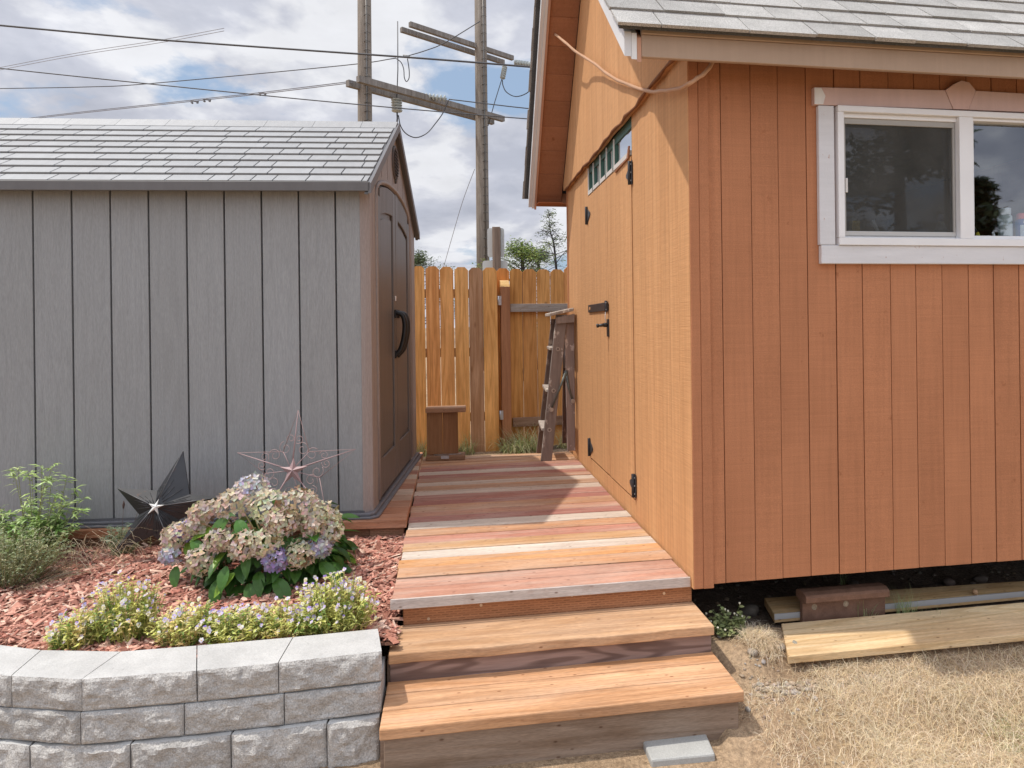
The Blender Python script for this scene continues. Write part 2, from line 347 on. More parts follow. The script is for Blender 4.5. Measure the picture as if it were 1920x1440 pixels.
# ================================================================ ORANGE SHED
OS = thing('wooden_shed', 'tall orange board-sided shed with white trimmed window and plank door on its left wall', 'shed', OFR.world(0, 0), 9.25)
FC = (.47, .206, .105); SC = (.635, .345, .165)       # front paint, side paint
DEP = 2.66; WID = 2.75; RIDGE = 1.56; PN = .97; PF = 1.37; VE = 2.77; OH = .235
def jit(c, a=.05): k = rr(1 - a, 1 + a); return (c[0] * k, c[1] * k, c[2] * k)
# front wall: boards between real grooves
gro = [.083, .138, .262, .374, .493, .614, .730, .852, .967, 1.085, 1.206, 1.323, 1.444, 1.56, 1.68, 1.80, 1.92, 2.04, 2.16, 2.28, 2.40, 2.52, 2.64, 2.75]
WX0, WX1, WZ0, WZ1 = .612, 1.86, 1.600, 2.160          # window opening
m = MB()
for a, b in zip(gro[:-1], gro[1:]):
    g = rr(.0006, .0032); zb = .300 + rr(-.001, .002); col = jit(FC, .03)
    a += g; b -= g
    if b <= WX0 + .02 or a >= WX1: m.box(a, b, 0, .012, zb, 2.50, col)
    elif a < WX0 < b or a < WX1 < b:
        if a < WX0: m.box(a, WX0, 0, .012, WZ0, WZ1, col); m.box(a, b, 0, .012, zb, WZ0, col); m.box(a, b, 0, .012, WZ1, 2.50, col)
        else: m.box(WX1, b, 0, .012, WZ0, WZ1, col); m.box(a, b, 0, .012, zb, WZ0, col); m.box(a, b, 0, .012, WZ1, 2.50, col)
    else: m.box(a, b, 0, .012, zb, WZ0, col); m.box(a, b, 0, .012, WZ1, 2.50, col)
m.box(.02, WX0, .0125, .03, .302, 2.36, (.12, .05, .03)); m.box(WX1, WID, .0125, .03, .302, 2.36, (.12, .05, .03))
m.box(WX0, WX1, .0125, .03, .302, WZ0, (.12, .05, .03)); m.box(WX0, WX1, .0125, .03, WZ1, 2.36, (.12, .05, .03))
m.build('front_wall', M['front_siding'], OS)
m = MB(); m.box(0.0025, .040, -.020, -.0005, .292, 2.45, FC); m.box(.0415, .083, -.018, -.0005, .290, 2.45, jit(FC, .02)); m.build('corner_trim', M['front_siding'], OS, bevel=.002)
# side wall
m = MB()
DV0, DV1, DZ0, DZ1 = .775, 1.855, .425, 2.145
TV0, TV1, TZ0, TZ1 = .785, 1.850, 2.148, 2.345
sg = [-.018, .11, .215, .33, .44, .555, .665, .775]
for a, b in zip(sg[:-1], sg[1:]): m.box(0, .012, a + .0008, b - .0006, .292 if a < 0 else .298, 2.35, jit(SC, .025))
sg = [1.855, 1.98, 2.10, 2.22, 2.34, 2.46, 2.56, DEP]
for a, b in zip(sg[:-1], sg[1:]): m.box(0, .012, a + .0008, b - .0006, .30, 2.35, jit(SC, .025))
m.box(0, .012, .7765, 1.8535, .298, DZ0 - .004, SC)
m.box(.0125, .03, 0.0, DV0 + .01, .30, 2.35, (.25, .12, .06)); m.box(.0125, .03, DV1 - .01, DEP, .30, 2.35, (.25, .12, .06)); m.box(.0125, .03, DV0 + .01, DV1 - .01, .30, DZ1 - .02, (.12, .06, .03))
m.build('side_wall', M['side_siding'], OS)
# upper gable boards, proud of the band
m = MB()
edges = [-.02 + k * .119 for k in range(24)]; edges = [e for e in edges if e < DEP] + [DEP]
def rz(v): return 2.262 + min(PN * (v + .15), PF * (VE - v))
for a, b in zip(edges[:-1], edges[1:]):
    a2, b2 = a + .0008, b - .0006
    zt = lambda v: max(rz(v) - .02, 2.40)
    wob = lambda v: 2.343 + .004 * math.sin(v * 7.1) + .003 * math.sin(v * 17 + 1)
    pts = [(a2, wob(a2)), (b2, wob(b2)), (b2, zt(b2))] + ([(RIDGE, zt(RIDGE))] if a2 < RIDGE < b2 else []) + [(a2, zt(a2))]
    m.prism(pts, 'x', -.026, .004, jit(SC, .025))
m.build('gable_boards', M['side_siding'], OS)
# wavy lower edge of the gable boards, coloured darker than them
m = MB(); pv = [-.015 + k * .09 for k in range(30)]
m.tube([(-.024 + .004 * math.sin(v * 23), v, 2.339 + .004 * math.sin(v * 7.1) + .003 * math.sin(v * 17 + 1) + .003 * math.sin(v * 41)) for v in pv], [.008 + .003 * math.sin(k * 2.3) for k in range(30)], 7, (.24, .105, .05))
m.build('gable_drip_edge', M['side_siding'], OS)
m = MB(); m.box(-.0035, .0, DEP - .05, DEP + .002, .31, 2.34, (.50, .22, .10)); m.box(0, .02, DEP + .003, DEP + .02, .30, 2.345, (.50, .22, .10)); m.build('rear_corner_trim', M['side_siding'], OS)
# back, right wall, floor and ceiling
m = MB(); m.box(.013, WID, DEP - .03, DEP, .3, 2.35, FC); m.box(WID - .03, WID, .031, DEP - .031, .3, 2.35, FC); m.prism([(0, 2.36), (DEP, 2.36), (RIDGE, rz(RIDGE) - .03)], 'x', WID - .03, WID - .001, SC)
m.build('rear_wall', M['front_siding'], OS)
m = MB(); m.box(.031, WID - .031, .031, DEP - .031, .312, .33, (1, 1, 1)); m.build('floor', M['dark'], OS)
m = MB(); m.box(.0305, WID - .0305, .0305, DEP - .0305, 2.338, 2.348, (1, 1, 1)); m.build('ceiling', M['dark'], OS)
for v in (.9, 1.6, 2.4): m = MB(); m.box(.15, WID - .1, v, v + .1, .10, .311, (.6, .6, .6)); m.build('skid', M['dark'], OS)
# door in two leaves
for k, (a, b) in enumerate(((DV0 + .007, 1.3025), (1.3075, DV1 - .006))):
    m = MB(); n = 4; w = (b - a) / n; base = jit(SC, .02)
    cuts = [a, a + .118, a + .16, a + .236, a + .30, a + .354, a + .44, b] if k == 0 else [a, a + .06, a + .118, a + .20, a + .236, a + .354, a + .42, b]
    for c0, c1 in zip(cuts[:-1], cuts[1:]): m.box(-.003, .010, c0 + .0009, c1 - .0009, DZ0 + .007 + k * .002, DZ1 - .005, jit(SC, .03))
    m.box(.0105, .0122, a + .004, b - .004, DZ0 + .01, DZ1 - .01, (.2, .1, .05))
    d = m.build('door', M['side_siding'], OS)
    # hinges: plate on the jamb, triangular leaf on the door
    for z in ((2.055, .50) if k == 0 else (2.02, .50)):
        h = MB(); s = -1 if k == 0 else 1; v0 = DV0 + .002 if k == 0 else DV1 - .002; hh = .058
        h.box(-.0075, -.0035, min(v0, v0 - s * -.024), max(v0, v0 - s * -.024), z - hh, z + hh, (.035, .035, .04))
        h.tube([(-.013, v0, z - hh), (-.013, v0, z + hh)], .009, 10, (.03, .03, .035))
        tip = v0 - s * .085
        h.prism([(v0, z - .045), (v0, z + .045), (tip, z + .008), (tip, z - .008)], 'x', -.0085, -.0045, (.05, .05, .055))
        for q in (-.04, 0, .04): h.tube([(-.0075, v0 + s * .012, z + q), (-.0105, v0 + s * .012, z + q)], .004, 8, (.3, .3, .3))
        h.build('hinge', M['metal'], d, bevel=.0008)
    if k == 1:
        hv0, hz = OFR.on_u(1106, 579); hv1, _ = OFR.on_u(1143, 579)
        h = MB(); h.prism([(hv1, hz - .024), (hv0, hz - .024), (hv0, hz + .024), (hv1, hz + .024)], 'x', -.012, -.007, (.03, .03, .035))
        h.box(-.019, -.012, hv1 - .004, hv1 + .022, hz - .030, hz + .030, (.03, .03, .035)); h.tube([(-.02, hv1 + .008, hz - .032), (-.02, hv1 + .008, hz + .032)], .008, 10, (.03, .03, .035))
        h.prism([(hv0 - .055 + .020 * math.cos(t * math.pi / 8), hz + .010 * math.sin(t * math.pi / 8)) for t in range(16)], 'x', -.0135, -.0122, SC)
        for dv, dz in ((.0, .02), (.0, -.02)): h.tube([(-.019, hv1 + .0, hz + dz), (-.023, hv1, hz + dz)], .005, 8, (.25, .25, .25))
        h.build('hasp', M['metal'], d, bevel=.001)
        lv, lz = OFR.on_u(1142, 613); h = MB()
        h.box(-.010, -.0035, lv - .022, lv + .022, lz - .055, lz + .045, (.03, .03, .035))
        h.tube([(-.010, lv, lz + .012), (-.030, lv, lz + .012)], .013, 12, (.03, .03, .03)); h.tube([(-.030, lv + .004, lz + .012), (-.062, lv + .012, lz + .008)], [.011, .007], 10, (.03, .03, .03))
        h.tube([(-.058, lv + .010, lz + .009), (-.072, lv + .012, lz + .007)], .011, 10, (.03, .03, .03))
        h.tube([(-.020, lv, lz + .03), (-.022, lv + .003, lz + .06), (-.018, lv + .008, hz - .028)], .0022, 6, (.6, .6, .6))
        h.build('latch', M['metal'], d, bevel=.001)
# transom strip
tw = thing('transom_window', None, None); tw.parent = OS
GR = (.055, .13, .10); WT = (.62, .58, .54)
bars = [TV0, 1.155, 1.334, 1.501, 1.695, TV1]
m = MB()
m.box(.010, .030, TV0, TV1, TZ1 - .050, TZ1, GR); m.box(.010, .030, TV0, TV1, TZ0, TZ0 + .016, GR)
for i, v in enumerate(bars):
    a = v if i == 0 else v - .012; b = v if i == len(bars) - 1 else v + .012
    if a < b: m.box(-.002 if 0 < i < 5 else .005, .0305, a, b, TZ0 + .016, TZ1 - .05, GR)
m.build('frame', M['paint'], tw, bevel=.001)
m = MB()
for a, b in zip(bars[:-1], bars[1:]):
    m.box(-.004, .009, a + .013, b - .013, TZ0 + .000 + rr(0, .004), TZ0 + .026, WT)
    m.box(-.003, .004, b - .016, b - .010, TZ0 + .02, TZ1 - .02, WT)
m.prism([(TV0 + .004, TZ0 + .045), (TV0 + .02, TZ0 + .045), (TV0 + .05, TZ0 - .004), (TV0 + .30, TZ0 - .016), (TV0 + .30, TZ0 - .022), (TV0 + .02, TZ0 - .012)], 'x', -.012, -.0045, (.34, .15, .075))
m.build('sill_strip', M['peeling'], tw)
for a, b in zip(bars[:-1], bars[1:]):
    m = MB(); m.face([(.016, a + .005, TZ0 + .017), (.016, b - .005, TZ0 + .017), (.016, b - .005, TZ1 - .051), (.016, a + .005, TZ1 - .051)]); m.build('pane', M['glass2'], tw)
# eaves, rakes and roof
m = MB()
def slab(m, side, zoff0, zoff1, u0, u1, va, vb, col):
    f = lambda v: rz0(v)
    pts = [(va, rz0(va) + zoff0), (vb, rz0(vb) + zoff0), (vb, rz0(vb) + zoff1), (va, rz0(va) + zoff1)]
    m.prism(pts, 'x', u0, u1, col)
def rz0(v): return 2.243 + min(PN * (v + .15), PF * (VE - v))
VF, VB = -.15, VE
RIDGE = (PF * VE - PN * .15) / (PN + PF)
FA = (.42, .300, .215)
m.box(-OH + .012, WID + .2, VF - .018, VF - .001, 2.243, 2.322, FA); m.box(-OH + .012, WID + .2, VF - .024, VF - .001, 2.3225, 2.347, jit(FA, .02))
m.build('eave_board', M['trim'], OS, bevel=.002)
m = MB(); m.box(-OH + .012, WID + .2, VB, VB + .018, 2.243, 2.345, FC); m.build('rear_eave_board', M['trim'], OS)
m = MB()
m.box(-OH + .013, -.03, DEP, VB - .001, 2.250, 2.256, (.42, .16, .075)); m.box(-.03, WID + .19, DEP + .021, VB - .001, 2.250, 2.256, (.38, .18, .10))
slab(m, 0, .030, .034, -OH + .013, -.027, VF + .0, RIDGE - .001, (.38, .18, .10)); slab(m, 0, .030, .034, -OH + .013, -.027, RIDGE + .001, VB, (.38, .18, .10))
for k in range(14):      # soffit board joints on the far slope
    v = RIDGE + .08 + k * .11
    if v < VB - .05: slab(m, 0, .024, .030, -OH + .014, -.028, v, v + .105, jit((.38, .18, .10), .06))
m.build('soffit', M['front_siding'], OS)
RW = (.80, .80, .80)
for va, vb in ((VF - .018, RIDGE), (RIDGE, VB + .018)):
    m = MB(); slab(m, 0, .0, .085, -OH - .004, -OH + .011, va, vb, (.55, .30, .20)); slab(m, 0, .008, .100, -OH - .024, -OH - .005, va, vb, RW); slab(m, 0, .018, .104, -OH - .050, -OH - .025, va, vb, (.70, .70, .71))
    m.build('rake_board', M['trim'], OS)
m = MB()
for side in (0, 1):
    sgn = 1 if side == 0 else -1; PITCH = (PN, PF)[side]; ct, st_ = math.cos(math.atan(PITCH)), math.sin(math.atan(PITCH))
    v_e = VF - .045 if side == 0 else VB + .045; z_e = 2.350 - .045 * PITCH + .02
    # deck sheet
    p0 = (v_e, z_e); L_ = (RIDGE - v_e) * sgn / ct
    P = lambda s, t: (v_e + sgn * (s * ct - t * st_), z_e + s * st_ + t * ct)
    m.prism([P(0, 0), P(L_, 0), P(L_, .014), P(0, .014)], 'x', -OH - .075, WID + .22, (.10, .10, .10))
    s = 0; k = 0
    while s < L_:
        s1 = min(s + .14, L_); u = -OH - .084 - rr(0, .012)
        while u < WID + .22:
            u1 = min(u + rr(.15, .34), WID + .23); g = rr(.36, .48)
            col = (g, g * .97, g * .92)
            m.prism([P(s - .012 + rr(0, .006), .0150), P(s1, .0150), P(s1, .019), P(s - .012, .026 + rr(0, .004))], 'x', u + .002, u1 - .002, col)
            u = u1
        s = s1; k += 1
m.build('roof', M['asphalt'], OS)

def fold(empty, mesh, name):
    mesh.name = name; mesh.parent = empty.parent
    for c in list(bpy.data.objects):
        if c.parent == empty and c is not mesh: c.parent = mesh
    if empty.get('label'): mesh['label'] = empty['label']
    bpy.data.objects.remove(empty)
fold(tw, [c for c in bpy.data.objects if c.parent == tw and c.name.startswith('frame')][0], 'transom_window')
# window ------------------------------------------------------------
wn = thing('window', None, None); wn.parent = OS; wn['label'] = 'white framed sliding window with insect screen on its left half'
def fu(px, py): return OFR.on_v(px, py, 0)
m = MB()
lt0 = fu(1531, 330)[0]; lt1 = fu(1560, 330)[0]
m.box(lt0, lt1, -.020, -.0005, 1.605, 2.153, (.66, .66, .68)); m.build('side_casing', M['peeling'], wn, bevel=.002)
m = MB(); m.box(.541, 2.02, -.022, -.0005, 1.531, 1.6035, (.68, .68, .70)); m.build('bottom_casing', M['peeling'], wn, bevel=.002)
m = MB(); pk = 1.166; tz = 2.1545
m.prism([(.518, tz), (pk - .04, tz + .006), (pk - .075, 2.236), (.518, 2.222)], 'y', -.022, -.0005, (.60, .43, .385))
m.prism([(pk - .038, tz + .006), (pk + .03, tz + .007), (pk + .065, 2.240), (pk + .035, 2.272), (pk + .0, 2.278), (pk - .035, 2.262), (pk - .073, 2.236)], 'y', -.024, -.0005, (.61, .42, .37))
m.prism([(pk + .032, tz + .007), (2.02, tz + .01), (2.02, 2.236), (pk + .067, 2.240)], 'y', -.022, -.0005, (.59, .42, .375))
m.prism([(.5185, tz + .001), (.555, tz + .001), (.565, 2.19), (.548, 2.2205), (.5185, 2.2195)], 'y', -.0235, -.0221, (.74, .72, .70))
m.build('head_casing', M['trim'], wn, bevel=.002)
VY = (.80, .80, .81)
fx0, fx1, fz0, fz1 = WX0 + .002, WX1 - .002, WZ0 + .004, WZ1 - .006
mid0, mid1 = 1.150, 1.212
m = MB()
for (a, b, c, d) in ((fx0, fx1, fz1 - .024, fz1), (fx0, fx1, fz0, fz0 + .030)): m.box(a, b, -.030, .0305, c, d, VY)
for (a, b) in ((fx0, fx0 + .026), (fx1 - .026, fx1), (mid0, mid1)): m.box(a, b, -.0285, .0305, fz0 + .0305, fz1 - .0245, VY)
m.box(fx0 + .0265, mid0 - .0005, -.012, .030, fz1 - .042, fz1 - .0245, VY); m.box(fx0 + .0265, mid0 - .0005, .000, .030, fz0 + .0305, fz0 + .040, VY)
m.box(mid1 + .0005, fx1 - .0265, -.018, .03, fz1 - .036, fz1 - .0245, VY); m.box(mid1 + .0005, fx1 - .0265, -.018, .03, fz0 + .0305, fz0 + .044, VY); m.box(mid1 + .0005, mid1 + .012, -.018, .03, fz0 + .0445, fz1 - .0365, VY)
m.build('window_frame', M['vinyl'], wn, bevel=.0015)
sx0, sx1, sz0, sz1 = fx0 + .028, mid0 - .003, fz0 + .0405, fz1 - .0425
m = MB(); SA = (.36, .35, .33)
m.box(sx0, sx1, -.006, .006, sz1 - .022, sz1, SA); m.box(sx0, sx1, -.006, .006, sz0, sz0 + .018, (.50, .49, .47)); m.box(sx0, sx0 + .017, -.006, .006, sz0 + .0182, sz1 - .0222, SA); m.box(sx1 - .010, sx1, -.006, .006, sz0 + .0182, sz1 - .0222, SA)
sf = m.build('screen_frame', M['paint'], wn, bevel=.001)
m = MB(); m.box(sx0 + .012, sx0 + .022, -.012, -.0062, 1.815, 1.872, (.66, .64, .62)); m.build('screen_tab', M['vinyl'], sf, bevel=.001)
m = MB(); m.face([(sx0 + .016, 0, sz0 + .017), (sx1 - .009, 0, sz0 + .017), (sx1 - .009, 0, sz1 - .021), (sx0 + .016, 0, sz1 - .021)]); m.build('insect_screen', M['screen'], wn)
m = MB(); m.face([(sx0, .018, sz0), (sx1, .018, sz0), (sx1, .018, sz1), (sx0, .018, sz1)]); m.build('pane', M['glass'], wn)
m = MB(); m.face([(mid1 + .001, .012, fz0 + .0445), (fx1 - .028, .012, fz0 + .0445), (fx1 - .028, .012, fz1 - .0365), (mid1 + .001, .012, fz1 - .0365)]); m.build('pane', M['glass'], wn)
m = MB(); m.box(.45, 2.05, .0310, .26, 1.600, 1.626, (.45, .40, .34)); m.build('inner_shelf', M['board'], wn)

fold(wn, [c for c in bpy.data.objects if c.parent == wn and c.name.startswith('window_frame')][0], 'window')
# things on the inner shelf -----------------------------------------
SHZ = 1.627
def shelf(px, v=.062): return OFR.on_v(px, 430, v)[0]
def put(m, name, mat, label, cat, u, v, z, group=None, bevel=None):
    p = OFR.world(u, v, z); o = m.build(name, mat, None, bevel=bevel); o.location = p; o.rotation_euler = (0, 0, OFR.t); return tag(o, label, cat, group)
u = shelf(1599); m = MB(); m.prism([(-.018, -.012), (.018, -.012), (.018, .012), (-.018, .012)], 'z', 0, .085, (.62, .40, .03)); m.lathe([(.009, .085), (.009, .095)], n=12, c=(.5, .5, .45))
put(m, 'yellow_can', M['paint'], 'yellow rectangular can standing behind the insect screen', 'can', u, .050, SHZ, bevel=.002)
u = shelf(1641); m = MB(); m.tube([(0, 0, .002), (-.014, .004, .045), (-.036, .006, .09)], [.009, .007, .0075], 12, (.72, .70, .66)); m.lathe([(.008, .0), (.010, .012), (.007, .02)], o=(0, 0, 0), n=12, c=(.6, .58, .55))
put(m, 'brush_handle', M['paint'], 'white handle leaning behind the insect screen beside the yellow can', 'handle', u + .02, .050, SHZ)
u = shelf(1764, .06); t = thing('squeeze_bottle', 'blue-capped grey bottle with dark label inside the screened window', 'bottle', OFR.world(u, .06, SHZ), 9.25)
m = MB(); m.lathe([(.021, 0), (.023, .006), (.023, .058), (.019, .070), (.011, .086), (.010, .090)], n=20, c=(.40, .46, .50)); m.build('body', M['paint'], t)
m = MB(); m.lathe([(.0115, .0905), (.012, .092), (.011, .116), (.008, .120)], n=16, c=(.06, .08, .30)); m.build('cap', M['paint'], t)
m = MB(); m.lathe([(.0234, .030), (.0235, .031), (.0235, .052), (.0234, .053)], n=20, c=(.04, .05, .06)); m.build('label', M['paint'], t)
u = shelf(1830); t = thing('tool_tip', 'small yellow tool leaning in the corner of the right window pane', 'tool', OFR.world(u, .050, SHZ), 9.25)
m = MB(); m.tube([(0, 0, .001), (.002, .002, .02), (-.001, .004, .045)], [.009, .010, .006], 10, (.60, .48, .05)); m.build('grip', M['paint'], t)
m = MB(); m.tube([(-.001, .004, .0455), (-.012, .004, .062), (-.022, .004, .078)], [.003, .003, .002], 8, (.05, .05, .05)); m.build('shaft', M['paint'], t)
u = shelf(1850); m = MB()
pts = []
for k in range(12):
    t_ = k / 11 * math.pi; pts.append((-.034 * math.cos(t_), .030 * math.sin(t_) ** .7 + .004 * math.sin(k * 2.6)))
m.prism([(a, b) for a, b in pts], 'y', -.015, .02, (.36, .30, .30)); put(m, 'cloth_rag', M['trim'], 'crumpled grey rag lying beside the tall spray can', 'rag', u, .060, SHZ + .0015, bevel=.006)
u = shelf(1863, .040); m = MB(); m.tube([(.002, 0, .001), (-.001, 0, .03), (-.006, 0, .046)], [.006, .005, .0045], 10, (.72, .72, .72)); put(m, 'white_nozzle', M['paint'], 'short white nozzle standing against the grey rag', 'nozzle', u, .038, SHZ)
def spray(px, r, h, cb, cc, lab, label, logo=False):
    u = shelf(px, .062); t = thing('spray_can', label, 'spray can', OFR.world(u, .062, SHZ), 9.25)
    m = MB(); m.lathe([(r * .96, 0), (r, .004), (r, h * .76), (r * .8, h * .80)], n=28, c=cb); m.build('body', M['paint'], t)
    m = MB(); m.lathe([(r * .82, h * .801), (r * .84, h * .81), (r * .84, h * .985), (r * .72, h)], n=24, c=cc); m.build('cap', M['paint'], t)
    m = MB(); n = 14
    for k in range(n):
        t0, t1 = [-math.pi / 2 + (q / n - .5) * 2.0 for q in (k, k + 1)]
        m.face([((r + .0006) * math.cos(a), (r + .0006) * math.sin(a), z) for a, z in ((t0, h * .06), (t1, h * .06), (t1, h * (.60 if logo else .55)), (t0, h * (.60 if logo else .55)))], lab)
    m.build('label', M['paint'], t)
    if logo:     # round-cornered white badge with two dark marks above the label
        m = MB(); cx = 0
        for q, (cw, ch, cc2, off) in enumerate(((.012, .009, (.75, .78, .80), .0008),)):
            ring = [(cw * math.copysign(abs(math.cos(a)) ** .6, math.cos(a)), ch * math.copysign(abs(math.sin(a)) ** .6, math.sin(a))) for a in [k * math.pi / 10 for k in range(20)]]
            m.face([((r + off) * math.sin(x / r), -(r + off) * math.cos(x / r), h * .69 + z) for x, z in ring], cc2)
        for sx in (-.0045, .0045):
            m.face([((r + .0014) * math.sin(x / r), -(r + .0014) * math.cos(x / r), h * .69 + z) for x, z in ((sx - .0028, -.004), (sx + .0028, -.004), (sx + .0028, .004), (sx - .0028, .004))], (.05, .08, .25))
        m.build('badge', M['paint'], t)
    return t
spray(1884.5, .0265, .150, (.50, .56, .55), (.56, .60, .60), (.60, .64, .62), 'tall pale grey spray can inside the right window pane')
spray(1916, .023, .130, (.07, .11, .30), (.65, .10, .10), (.62, .68, .70), 'red-capped blue spray can with a white badge at the photo edge', True)

# cable looping under the eave --------------------------------------
def near_wall(px, py, off):      # depth that keeps the cable a little off the side wall
    x, y, z = ray(px, py); return (-off + OFR.o[0] * OFR.U[0] + OFR.o[1] * OFR.U[1]) / (x * OFR.U[0] + OFR.U[1])
cp = [(px, py, near_wall(px, py, o_)) for px, py, o_ in ((1060, 80, .16), (1085, 100, .105), (1115, 120, .070), (1142, 140, .052), (1172, 157, .044), (1210, 169, .040), (1240, 171, .038), (1264, 168, .036))] + [(1290, 158, 2.455), (1310, 146, 2.46), (1326, 131, 2.47), (1337, 116, 2.48), (1343, 100, 2.50)]
# smooth by Catmull-Rom
def crom(P, n=5):
    P = [P[0] * 2 - P[1]] + P + [P[-1] * 2 - P[-2]]; out = []
    for i in range(1, len(P) - 2):
        for k in range(n):
            t = k / n; a, b, c, d = P[i - 1:i + 3]
            out.append(.5 * ((2 * b) + (c - a) * t + (2 * a - 5 * b + 4 * c - d) * t * t + (3 * b - a - 3 * c + d) * t ** 3))
    out.append(P[-2]); return out
def soffit_hit(px, py, Y):      # follow the sight line until it meets the far soffit, where the cable is stapled
    while Y < 6:
        p = at_y(px, py, Y); u, v = OFR.uv(p.x, p.y)
        if v > RIDGE and p.z > rz0(v) + .018: return p
        Y += .01
    return at_y(px, py, 2.9)
up_ = [soffit_hit(1040, 64, cp[0][2])]
m = MB(); cpts = crom(up_ + [at_y(*p) for p in cp]); cpts = [p + Vector((0, 0, .0022 * math.sin(i * .55) + .0010 * math.sin(i * 1.3))) for i, p in enumerate(cpts)]
m.tube(cpts, [.0082 + .0006 * math.sin(i * 1.7) for i in range(len(cpts))], 10, (.52, .31, .19)); o = m.build('hanging_cable', M['trim'], None, loc=tuple(at_y(1240, 171, 2.33)))
tag(o, 'tan painted cable looping under the orange shed eave', 'cable')

# ================================================================ GREY SHED
GS = thing('plastic_shed', 'grey plastic shed with shingle-look roof and brown arched double door', 'shed', GFR.world(0, 0), 4.2)
GC = (.272, .280, .283); GZ0, GZ1 = .385, 2.02; GL = -2.9; GD = 1.57; GR_ = .77
PK = (.31, .285, .280)
gg = [-.126 - k * .177 for k in range(17)]
m = MB(); xs = [-.008] + [g for g in gg if g > GL] + [GL]
for a, b in zip(xs[1:], xs[:-1]): m.box(a + .0042, b - (.0042 if b < -.01 else 0), 0, .02, GZ0 + .012, GZ1, jit(GC, .02))
m.box(GL, -.01, .0205, .035, GZ0 + .01, GZ1, (.13, .13, .135)); m.box(GL, 0, -.002, .0, GZ0, GZ0 + .0115, (.12, .12, .13))
m.build('front_wall', M['grey_wall'], GS, bevel=.0025)
m = MB(); m.prism([(-.0075, -.001), (.010, .012), (.035, .035), (.035, .165), (.02, .165), (-.0075, .035)], 'z', GZ0, 2.035, PK)
m.prism([(.0357, .09), (.0357, .092), (.03, .092), (.03, .09)], 'z', GZ0 + .02, 2.0, (.2, .15, .14)); m.build('corner_post', M['grey_wall'], GS)
# gable wall with arched opening
def groof(v): return 1.985 + (2.525 - 1.985) * (1 - abs(v - GR_) / (GR_ + .08))
DC, DH0, DH1 = .745, 1.62, 1.985       # door centre; half widths
dv0, dv1 = .185, 1.300
def arch(v, z0=1.985, h=.125):
    t = (v - DC) / ((dv1 - dv0) / 2); return z0 + h * math.sqrt(max(0, 1 - t * t * .98)) if abs(t) <= 1 else z0
m = MB(); n = 26
vs = [.166 + (GD - .166) * k / n for k in range(n + 1)] + [dv0, dv1]; vs = sorted(set(vs))
for a, b in zip(vs[:-1], vs[1:]):
    if b - a < .0005: continue
    ta, tb = groof(a) - .01, groof(b) - .01
    if b <= dv0 + 1e-6 or a >= dv1 - 1e-6: m.prism([(a, GZ0), (b, GZ0), (b, tb), (a, ta)], 'x', .015, .034, PK)
    else: m.prism([(a, arch(a) + .008), (b, arch(b) + .008), (b, tb), (a, ta)], 'x', .015, .034, PK)
for k in range(1, 9):       # board grooves
    v = k * .177
    z0 = arch(v) + .05 if dv0 < v < dv1 else GZ0 + .02
    m.box(.0343, .0350, v - .0025, v + .0025, z0, groof(v) - .03, (.19, .14, .13))
m.build('gable_wall', M['grey_wall'], GS)
